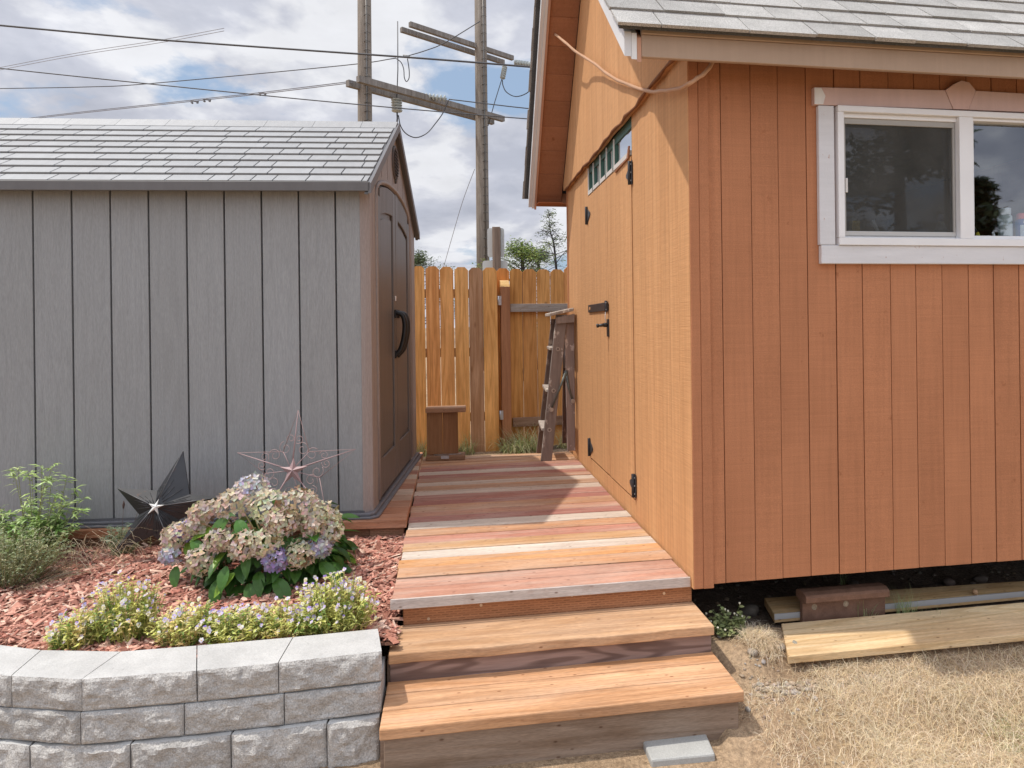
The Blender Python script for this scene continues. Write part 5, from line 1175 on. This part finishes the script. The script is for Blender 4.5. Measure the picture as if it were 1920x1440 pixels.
q = PL2; zb = zb2
o = hexo('loose_board', M['pine'], [(a, b, zb - .036) for a, b in q] + [(a, b, zb) for a, b in q], (.66, .46, .24), 'narrow board with grey painted edge lying under the shed wall', 'board')
m = MB(); d0 = Vector((PL2[1][0] - PL2[0][0], PL2[1][1] - PL2[0][1], 0)); 
def fr_(s, dv, z): return (d0.x * s, d0.y * s + dv, z + .036)
segs = [i / 24 for i in range(25)]
for a, b in zip(segs[:-1], segs[1:]):
    wa, wb = [.003 + .010 * max(0, mnoise.noise(Vector((s * 9, 2, 0)))) for s in (a, b)]
    m.face([fr_(a, -.0012, -.022), fr_(b, -.0012, -.022), fr_(b, -.0012, .0006), fr_(a, -.0012, .0006)], (.40, .385, .37), .4); m.face([fr_(a, -.0012, .0006), fr_(b, -.0012, .0006), fr_(b, wb, .0006), fr_(a, wa, .0006)], (.40, .39, .38), .4)
m.build('edge_paint', M['peeling'], o)
# rail piece
prof = [(-.034, .150), (-.030, .158), (-.012, .1635), (.012, .1635), (.030, .158), (.034, .150), (.034, .134), (.010, .126), (.008, .030), (.020, .020), (.062, .012), (.062, .001), (-.062, .001), (-.062, .012), (-.020, .020), (-.008, .030), (-.010, .126), (-.034, .134)]
prof = [(a * 1.25, b * 1.25) for a, b in prof]; prof = [(max(-.045, min(.045, a)), b) for a, b in prof]; u0 = OFR.on_v(1512, 1128, .055)[0]; u1 = OFR.on_v(1669, 1110, .055)[0]; z0 = OFR.on_v(1507, 1119, .055)[1] - .1975
t = thing('rail_offcut', 'short rusty brown railway rail offcut standing on the soil', 'rail', OW(u0, .098, z0), 9.25)
m = MB(); m.prism(prof, 'x', 0, u1 - u0, (.195, .112, .075)); m.build('rail_body', M['rust'], t, bevel=.003, seg=2)
for px, py in ((1527, 1138), (1586, 1132)):
    m = MB()
    uu, zz = OFR.on_v(px, py, .086)
    ring = [(uu - u0 + .0125 * math.cos(k * .5236), zz - z0 + .0125 * math.sin(k * .5236)) for k in range(12)]; m.prism(ring, 'y', -.0125, -.0105, (.42, .34, .25)); m.build('bolt_hole', M['soil'], t)
p = OFR.on_v(1828, 1108, PL2[0][1] + .02); bm = bmesh.new(); bmesh.ops.create_uvsphere(bm, u_segments=16, v_segments=10, radius=.0125)
m = MB(); m.tube([(0, 0, .0), (0, 0, .003), (0, 0, .010), (0, 0, .018), (0, 0, .023), (0, 0, .025)], [.006, .010, .0125, .0115, .007, .002], 14, (.36, .22, .12))
o = m.build('wooden_ball', M['paint'], None); o.location = OW(p[0], PL2[0][1] + .02, zb2 + .0006); tag(o, 'small round brown wooden ball sitting on the grey edged board', 'ball')

# ================================================================ STONES, STRAW
random.seed(17)
ibm = bmesh.new(); bmesh.ops.create_icosphere(ibm, subdivisions=2, radius=1); ibm.verts.ensure_lookup_table()
IV = [v.co.copy() for v in ibm.verts]; IF = [[v.index for v in f.verts] for f in ibm.faces]
def stone(m, p, s, c, sq=(1, .75, .6), rough=.22):
    i0 = len(m.v); sd = Vector((rr(0, 99), rr(0, 99), 0)); yaw = rr(0, 6.28); cy, sy = math.cos(yaw), math.sin(yaw); a = R()
    for v in IV:
        k = 1 + rough * mnoise.noise(v * 1.3 + sd) + rough * .4 * mnoise.noise(v * 3 + sd); x, y, z = v.x * sq[0] * k * s, v.y * sq[1] * k * s, v.z * sq[2] * k * s
        m.v.append((p[0] + x * cy - y * sy, p[1] + x * sy + y * cy, p[2] + z))
    for f in IF: m.f.append(tuple(i0 + k for k in f)); m.c.append((*c, a)); m.sm.append(True)
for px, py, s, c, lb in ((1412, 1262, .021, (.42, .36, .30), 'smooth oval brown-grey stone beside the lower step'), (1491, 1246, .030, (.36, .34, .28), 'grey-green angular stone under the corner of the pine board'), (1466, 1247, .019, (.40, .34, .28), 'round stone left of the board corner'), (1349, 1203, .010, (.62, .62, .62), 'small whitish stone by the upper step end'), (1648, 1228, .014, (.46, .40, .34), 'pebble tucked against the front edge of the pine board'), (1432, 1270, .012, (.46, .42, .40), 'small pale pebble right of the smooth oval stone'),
        (1405, 1150, .045, (.10, .085, .07), 'large dark stone under the shed corner'), (1600, 1092, .03, (.16, .13, .11), 'dark stone in the shade behind the rail piece'), (1780, 1090, .035, (.17, .13, .11), 'brown stone in the shade under the shed wall'), (1840, 1082, .032, (.16, .13, .11), 'dark stone near the right edge under the shed wall')):  # stones under the shed get a darker base colour
    zz = .02 if py > 1220 else .08; X, Y = on_z(px, py, zz); m = MB(); stone(m, (0, 0, 0), s, tuple(q * .8 for q in c), rough=.35 if s > .025 else .2); o = m.build('stone', M['stone'], None); o.location = (X, Y, ground_z(X, Y) + s * .35); tag(o, lb, 'stone', 'stones on the soil')
m = MB()
for k in range(380):
    u = rr(.12, .75); v = -.245 - abs(random.gauss(0, .035)) ; X, Y, _ = OW(u, v); s = rr(.004, .012); c = cj(random.choice(((.36, .28, .20), (.42, .36, .31), (.34, .27, .20))), .15); stone(m, (X, Y, ground_z(X, Y) + s * .3), s, c, rough=.3)
for k in range(1300):
    u = rr(.0, 2.3); v = rr(-.75, .9) if R() < .6 else rr(-.42, -.15)
    if u > .9 and v < -.2 and R() < .7: continue
    if v < -.2 and u > .45 and not -.30 < v and R() < .8: continue
    if u > .26 and -.24 < v < .30: continue
    X, Y, _ = OW(u, v); s = rr(.0025, .007) if R() < .93 else rr(.007, .014)
    if v > .15: s *= 1.6
    c = random.choice(((.36, .28, .20), (.32, .25, .18), (.40, .31, .22), (.40, .36, .31))); c = cj(c, .15)
    if v > .05: c = (c[0] * .38, c[1] * .36, c[2] * .34)  # shade under the shed painted into the gravel colour
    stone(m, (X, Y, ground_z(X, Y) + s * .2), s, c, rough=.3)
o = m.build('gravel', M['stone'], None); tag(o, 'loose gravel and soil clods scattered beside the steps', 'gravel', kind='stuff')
m = MB(); random.seed(91); n = 0
STR = [(.74, .61, .42), (.82, .70, .51), (.66, .53, .36), (.78, .64, .43), (.54, .42, .29), (.86, .77, .60)]
while n < 62000:
    u = rr(.06, 2.2); v = rr(-1.0, -.20); X, Y, _ = OW(u, v)
    dens = .36 + 1.5 * mnoise.noise(Vector((u * 3.2, v * 3.2, 4))) + .5 * sstep(.2, .8, u) - .9 * (1 - sstep(-.46, -.36, -abs(v + .05) if False else v) * 0) * 0
    if u < .36: dens = .12 + .3 * max(0, mnoise.noise(Vector((u * 9, v * 9, 1))))
    if v > -.235 - .03 * math.sin(u * 9): dens *= .25
    if R() > dens: continue
    n += 1
    green = mnoise.noise(Vector((u * 2.6, v * 2.6, 8))) > .28 and R() < .25
    c = cj((.42, .46, .22), .2) if green else cj(random.choice(STR), .18)
    blade(m, (X, Y, ground_z(X, Y) - .001), rr(0, 6.28), rr(.03, .09), rr(1.25, 1.85), rr(.0004, .0009), c, 3, rr(-.09, .09))
for k in range(2600):      # longer loose strands lying on top
    u = rr(.3, 2.2); v = rr(-1.0, -.235); X, Y, _ = OW(u, v)
    blade(m, (X, Y, ground_z(X, Y) + rr(.004, .014)), rr(0, 6.28), rr(.07, .15), rr(1.4, 1.8), .0007, cj(random.choice(((.86, .76, .56), (.80, .66, .42), (.60, .46, .28))), .12), 4, rr(-.12, .12))
for k in range(1500):      # tangle at the left end of the board
    a = rr(0, 6.28); q = R(); u, v = .235 + math.cos(a) * q * .07, -.085 + math.sin(a) * q * .09; X, Y, _ = OW(u, v)
    blade(m, (X, Y, ground_z(X, Y) + rr(0, .018)), rr(0, 6.28), rr(.03, .08), rr(1.0, 2.4), .0007, cj(random.choice(STR), .15), 4, rr(-.2, .2))
for k in range(500):
    u = rr(.3, 2.2); v = -.215 + rr(-.02, .01); X, Y, _ = OW(u, v); blade(m, (X, Y, ground_z(X, Y)), rr(3.6, 5.8), rr(.03, .09), rr(.4, 1.6), .0008, cj(random.choice(STR), .15), 4, rr(-.2, .2))
o = m.build('dry_grass', M['straw'], None); tag(o, 'matted straw-coloured dry grass covering the ground', 'grass', kind='stuff')
# grey paver at the foot of the steps
X, Y = on_z(1262, 1372, -.02); m = MB(); m.prism([(-.10 + rr(-.004, .004), -.09), (.10, -.085), (.105, .02), (.085, .045), (-.085, .035), (-.105, .01)], 'z', -.03, .022, (.40, .40, .38)); o = m.build('paving_stone', M['concrete'], None, bevel=.006, seg=2); o.location = (X, Y - .05, -.035); o.rotation_euler = (0, 0, .1)
tag(o, 'grey paving stone on the ground at the foot of the steps', 'paver')

# ================================================================ UTILITY POLES AND WIRES
PY1, PY2 = 16.0, 18.6
uf = thing('power_pole_frame', 'twin wooden power poles joined by weathered crossarms behind the fence', 'power pole', (at_y(684, 600, PY1).x, PY1, .07))
UO = Vector(uf.location)
POLC = (.285, .250, .212)
def up(px, py, Y): return at_y(px, py, Y) - UO
for (xb, xt, Y, wb, wt) in ((686, 683.5, PY1, 14.5, 12.6), (907, 901.5, PY2, 12.6, 11.2)):
    m = MB(); r = lambda w: w * Y / 1250; a = up(xb, 640, Y); a.z = 0; b = up(xt, 80, Y); d = (b - a); top = b + d * .55
    m.tube([a, a + d * .5, b, top], [r(wb), r((wb + wt) / 2), r(wt), r(wt * .9)], 20, POLC); m.build('pole', M['pole'], uf)
    m = MB()     # ground strap with staples
    s0 = a + Vector((r(wb) * .55, -r(wb) * .86, 0)); s1 = top + Vector((r(wt * .9) * .55, -r(wt) * .86, 0)); m.tube([s0, s1], .022, 6, (.15, .14, .13))
    k = 0
    while k < 60:
        p = s0 + (s1 - s0) * (k + .5) / 60; m.tube([p + Vector((-.05, -.02, 0)), p + Vector((.03, -.05, .02)), p + Vector((.09, .01, 0))], .008, 4, (.12, .115, .11)); k += 1
    m.build('climbing_staples', M['galv'], uf)
def arm(p0, p1, Ya, Yb, w, name='crossarm', ext=0):
    a = up(*p0, Ya); b = up(*p1, Yb); d = (b - a).normalized(); s = Vector((d.y, -d.x, 0)).normalized() * w * .5; u_ = Vector((0, 0, w * .62))
    m = MB()
    for k_, off in ((0, -.16), (1, .16)):
        o_ = Vector((d.y, -d.x, 0)).normalized() * off * 1.3
        a1, b1 = a + o_ - Vector((0, 0, 0)), b + o_
        m.hexa([a1 - s * .5, b1 - s * .5, b1 + s * .5, a1 + s * .5, a1 - s * .5 + u_, b1 - s * .5 + u_, b1 + s * .5 + u_, a1 + s * .5 + u_], (.27, .25, .23))
    return m.build(name, M['pole'], uf)
arm((661, 158), (934, 231), 15.5, 19.3, .24); arm((760, 55), (953, 117), 17.2, 19.6, .20)
def wirepts(P): return [up(*p) for p in P]
def insul(P0, P1, n=8, r=.085, big=False, c=(.42, .45, .43)):
    a, b = P0, P1; d = (b - a); m = MB(); pts = []; rs = []
    for k in range(n):
        for t, q in ((0, .25), (.25, 1), (.55, .9), (.6, .25)): pts.append(a + d * ((k + t) / n)); rs.append(r * q)
    pts.append(b); rs.append(r * .2); m.tube(pts, rs, 10, c); return m.build('insulator', M['paint'], uf)
insul(up(783, 178.5, 17), up(838, 185, 17), 8, .085); insul(up(966, 117, 18.9), up(1014, 124, 18.3), 9, .085)
insul(up(743.5, 186, 16.6), up(744.5, 211, 16.6), 5, .14); insul(up(946.5, 125, 18.9), up(942, 148, 18.8), 6, .08)
W1 = .016; WC = (.07, .07, .075)
def jump(P, r, smooth=4, c=WC, name='jumper_cable'):
    m = MB(); q = wirepts(P); m.tube(crom(q, smooth) if smooth and len(q) > 2 else q, r, 6, c); m.build(name, M['paint'], uf)
jump([(765, 177, 17), (783, 178.5, 17)], .02); jump([(745.5, 40, 16.6), (746, 130, 16.6), (744, 186, 16.6)], .013, 0); jump([(744.5, 211, 16.6), (745, 222, 16.6), (744, 232, 16.6)], .02, 0)
jump([(747, 216, 16.6), (751, 236, 16.6), (762, 251, 16.7), (780, 258, 16.8), (800, 250, 16.9), (816, 232, 17), (831, 211, 17), (842, 186, 17)], .014)
jump([(942, 150, 18.8), (943, 160, 18.8), (950, 173, 18.8), (967, 181, 18.7), (987, 175, 18.6), (1002, 160, 18.5), (1013, 140, 18.4)], .014)
jump([(941, 148, 18.8), (928, 190, 18.8), (915, 236, 18.8)], .012, 0); jump([(742, 109, 17), (752, 117, 17), (757, 130, 17), (758, 145, 17), (762, 153, 17), (767, 146, 17), (767, 130, 17), (764, 110, 17)], .012, 3)
jump([(756, 105, 17), (768, 107, 17)], .04, 0, (.2, .2, .2), 'cable_clamp')
def line(label, P, r, c=WC, doub=None):
    pts = [at_y(*p) for p in P]; O_ = pts[0]
    m = MB(); m.tube([p - O_ for p in crom(pts, 6)], r, 6, c)
    if doub: m.tube([p - O_ + Vector((0, 0, doub)) for p in crom(pts, 6)], r, 6, c)
    for px, py, Y in []: pass
    o = m.build('power_line', M['paint'], None); o.location = O_; return tag(o, label, 'power line', 'power lines overhead')
line('thick dark power line crossing in front of both poles', [(-420, 8, 11), (200, 66, 11), (375, 80, 11), (600, 96, 11), (800, 110, 11), (1012, 127, 11), (1400, 160, 11)], .0165)
line('thin power line descending from upper left behind both poles', [(-300, 96, 14), (0, 128, 14), (277, 157, 14), (640, 193, 14), (1005, 224, 14), (1400, 250, 14)], .012)
line('thin power line rising from the left to the jumper loop', [(-300, 171, 22), (0, 166, 20), (160, 163, 19.4), (277, 157, 19), (640, 123, 17.5), (742, 109, 17)], .013)
line('twin power line ending at the left tip of the lower crossarm', [(-200, 262, 24), (43, 225, 21), (350, 191, 18), (480, 177, 17), (661, 155, 15.6)], .011, (.20, .20, .22), .035)
line('faint twin power line in the upper left corner of the sky', [(-300, 190, 30), (0, 131, 28), (150, 103, 27), (300, 80, 26), (420, 58, 25)], .012, (.28, .28, .30), .10)
line('power line running right from the crossarm insulators', [(842, 186, 17), (925, 196, 17), (1006, 205, 17), (1300, 235, 17)], .014)
line('short power line rising above the jumper loop to the upper left crossarm', [(764, 105, 17), (800, 94, 17), (834, 80, 17), (900, 40, 17)], .013)
line('faint guy wire slanting down left from the right pole', [(890, 317, 18.6), (868, 376, 19.5), (849, 440, 20.5), (832, 500, 21.5)], .008, (.25, .25, .27))
for i, (px, py) in enumerate(((365, 190), (388, 187), (492, 175))):
    p = at_y(px, py, 17.5); m = MB(); m.tube([(-.10, 0, .02), (.10, 0, -.01)], .020, 6, (.14, .14, .15)); m.tube([(-.09, 0, -.02), (-.05, 0, -.05)], .025, 6, (.14, .14, .15)); m.tube([(.05, 0, -.03), (.09, 0, -.04)], .025, 6, (.14, .14, .15))
    o = m.build('line_damper', M['paint'], None); o.location = p; tag(o, ('leftmost dark damper clamped on the twin power line', 'middle dark damper clamped on the twin power line', 'rightmost dark damper clamped on the twin power line')[i], 'damper', 'dampers on the twin line')

# marker post with blank plates (seen from behind)
SY = 12.0; O_ = at_y(931, 640, SY); O_.z = .07
t = thing('marker_post', 'short wooden post carrying two blank pale sign plates above the fence', 'sign post', tuple(O_))
def sp_(px, py, Y=SY): return at_y(px, py, Y) - O_
m = MB(); a, b = sp_(925.3, 427), sp_(938.5, 427); m.box(a.x, b.x, -.12, .02, 0, a.z, (.25, .19, .15)); m.box(a.x - .012, a.x + .035, -.13, -.121, 0, a.z, (.30, .23, .18)); m.build('post', M['pole'], t, bevel=.01)
for (x0, x1, y0, y1, r) in ((914, 945, 427, 482, .045), (905, 951.5, 488, 545, .045)):
    a, b = sp_(x0, y1), sp_(x1, y0); cx = [(a.x + r, a.z + r, math.pi), (b.x - r, a.z + r, -math.pi / 2), (b.x - r, b.z - r, 0), (a.x + r, b.z - r, math.pi / 2)]; poly = []
    for X, Z, s0 in cx: poly += [(X + r * math.cos(s0 + k * math.pi / 8), Z + r * math.sin(s0 + k * math.pi / 8)) for k in range(5)]
    m = MB(); m.prism(poly, 'y', .021, .027, (.52, .54, .53)); m.build('sign_plate', M['paint'], t)

# ================================================================ TREES
random.seed(3)
def tree(px, ptop, Y, lab, crownpx, conif, nleaf, cols, dead=.3, hide=None):
    O_ = at_y(px, 640, Y); O_.z = .05; t = thing('tree', lab, 'tree', tuple(O_), 0, 'trees beyond the fence')
    q = lambda x, y: at_y(x, y, Y) - O_
    top = q(*ptop); base = Vector((0, 0, 0)); m = MB(); ml = MB(); mid = q(*crownpx)
    sp_ = [base, base.lerp(mid, .5) + Vector((.05, 0, 0)), mid, mid.lerp(top, .5) + Vector((-.03, 0, 0)), top]; H_ = top.z
    m.tube(crom(sp_, 5), [max(.008, (.05 if conif else .09) * (1 - k / 21) ** 1.1) for k in range(21)], 8, (.075, .065, .07))
    cr = crom(sp_, 12)
    for k in range(64):
        f = rr(.18, .97); c0 = cr[int(f * (len(cr) - 1))]; a = rr(0, 6.28); L_ = (1 - f) * H_ * rr(.28, .55) + .18; 
        if f > .5: L_ *= (.42 if conif else .75)
        d = Vector((math.cos(a), math.sin(a) * .9, rr(-.05, .55))).normalized(); e = c0 + d * L_; mdd = c0.lerp(e, .5) + Vector((0, 0, .12 * L_ * (1 if conif else 1.2)))
        br = crom([c0, mdd, e - Vector((0, 0, L_ * .10))], 4); m.tube(br, [max(.003, .014 * (1 - i / len(br)) * (1.2 - f)) for i in range(len(br))], 5, (.08, .07, .07))
        for w in range(3):
            s = br[random.randint(2, len(br) - 1)]; e2 = s + Vector((rr(-1, 1), rr(-1, 1), rr(-.3, .9))).normalized() * L_ * .35; m.tube([s, e2], [.004, .002], 4, (.09, .08, .08), False); 
            if f < dead or R() < .12:
                for z in range(nleaf // 64):
                    p = s.lerp(e2, R()) + Vector((rr(-.12, .12), rr(-.12, .12), rr(-.10, .10))); b = rr(0, 6.28)
                    leaf(ml, p, (math.cos(b), math.sin(b), rr(-.6, .6)), (rr(-1, 1), rr(-1, 1), 1), rr(.04, .08), rr(.018, .035), cj(random.choice(cols), .25), .1, .2, 2)
    m.build('trunk', M['bark'], t); ml.build('crown', M['leaf'], t)
tree(978, (979, 452), 15, 'low green leafy tree right of the marker post behind the fence', (980, 500), False, 1900, [(.20, .28, .06), (.28, .34, .09), (.14, .22, .06)], .78)
tree(1048, (1028, 393), 16, 'thin tree with bare dead spire beside the orange shed wall', (1040, 470), True, 1500, [(.16, .20, .09), (.22, .26, .12), (.12, .17, .08)], .52)
tree(1012, (1008, 478), 19, 'small grey-green bush top between the two trees beyond the gate', (1010, 500), False, 1400, [(.17, .21, .12), (.22, .26, .16)], .8)
tree(778, (776, 492), 17, 'tiny dark tree top just showing left of the first fence board', (777, 500), False, 1600, [(.10, .14, .06)], .8)
# garden trees behind the photographer, seen only as reflections in the shed window
def big(X, Y, h, lab, w):
    t = thing('garden_tree', lab, 'tree', (X, Y, -.03), 0, 'garden trees behind the photographer'); m = MB(); m.tube([(0, 0, 0), (.1, 0, h * .4), (0, 0, h)], [.16, .10, .02], 9, (.09, .07, .05)); ml = MB()
    for k in range(90):
        f = rr(.10, .98); c0 = Vector((0, 0, h * f)); a = rr(0, 6.28); L_ = w * (1.02 - f) ** .8 * rr(.6, 1.1); e = c0 + Vector((math.cos(a) * L_, math.sin(a) * L_, L_ * .25)); m.tube([c0, e], [.03, .008], 5, (.09, .07, .05), False)
        for z in range(70):
            p = c0.lerp(e, R() ** .6) + Vector((rr(-.22, .22), rr(-.22, .22), rr(-.18, .18))); b = rr(0, 6.28); leaf(ml, p, (math.cos(b), math.sin(b), rr(-.6, .4)), (rr(-1, 1), rr(-1, 1), 1), rr(.12, .22), rr(.07, .12), cj((.10, .14, .07), .25), .1, .2, 2)
    m.build('trunk', M['bark'], t); ml.build('crown', M['leaf'], t)
nn = Vector((OFR.V[0], OFR.V[1], 0))
for (px, dist, h, w, lb) in ((1680, 10.0, 7.5, 2.0, 'broad dark garden tree mirrored in the screened half of the window'), (1828, 11.5, 3.9, .9, 'smaller pointed garden tree mirrored in the right window pane')):
    uu, zz = OFR.on_v(px, 350, .015); wc = Vector(OW(uu, .015, zz)); rd = wc - Vector((0, 0, CAMH)); rd.z = 0; rd = (rd - nn * 2 * rd.dot(nn)).normalized()
    p = wc + rd * dist; big(p.x, p.y, h, lb, w)
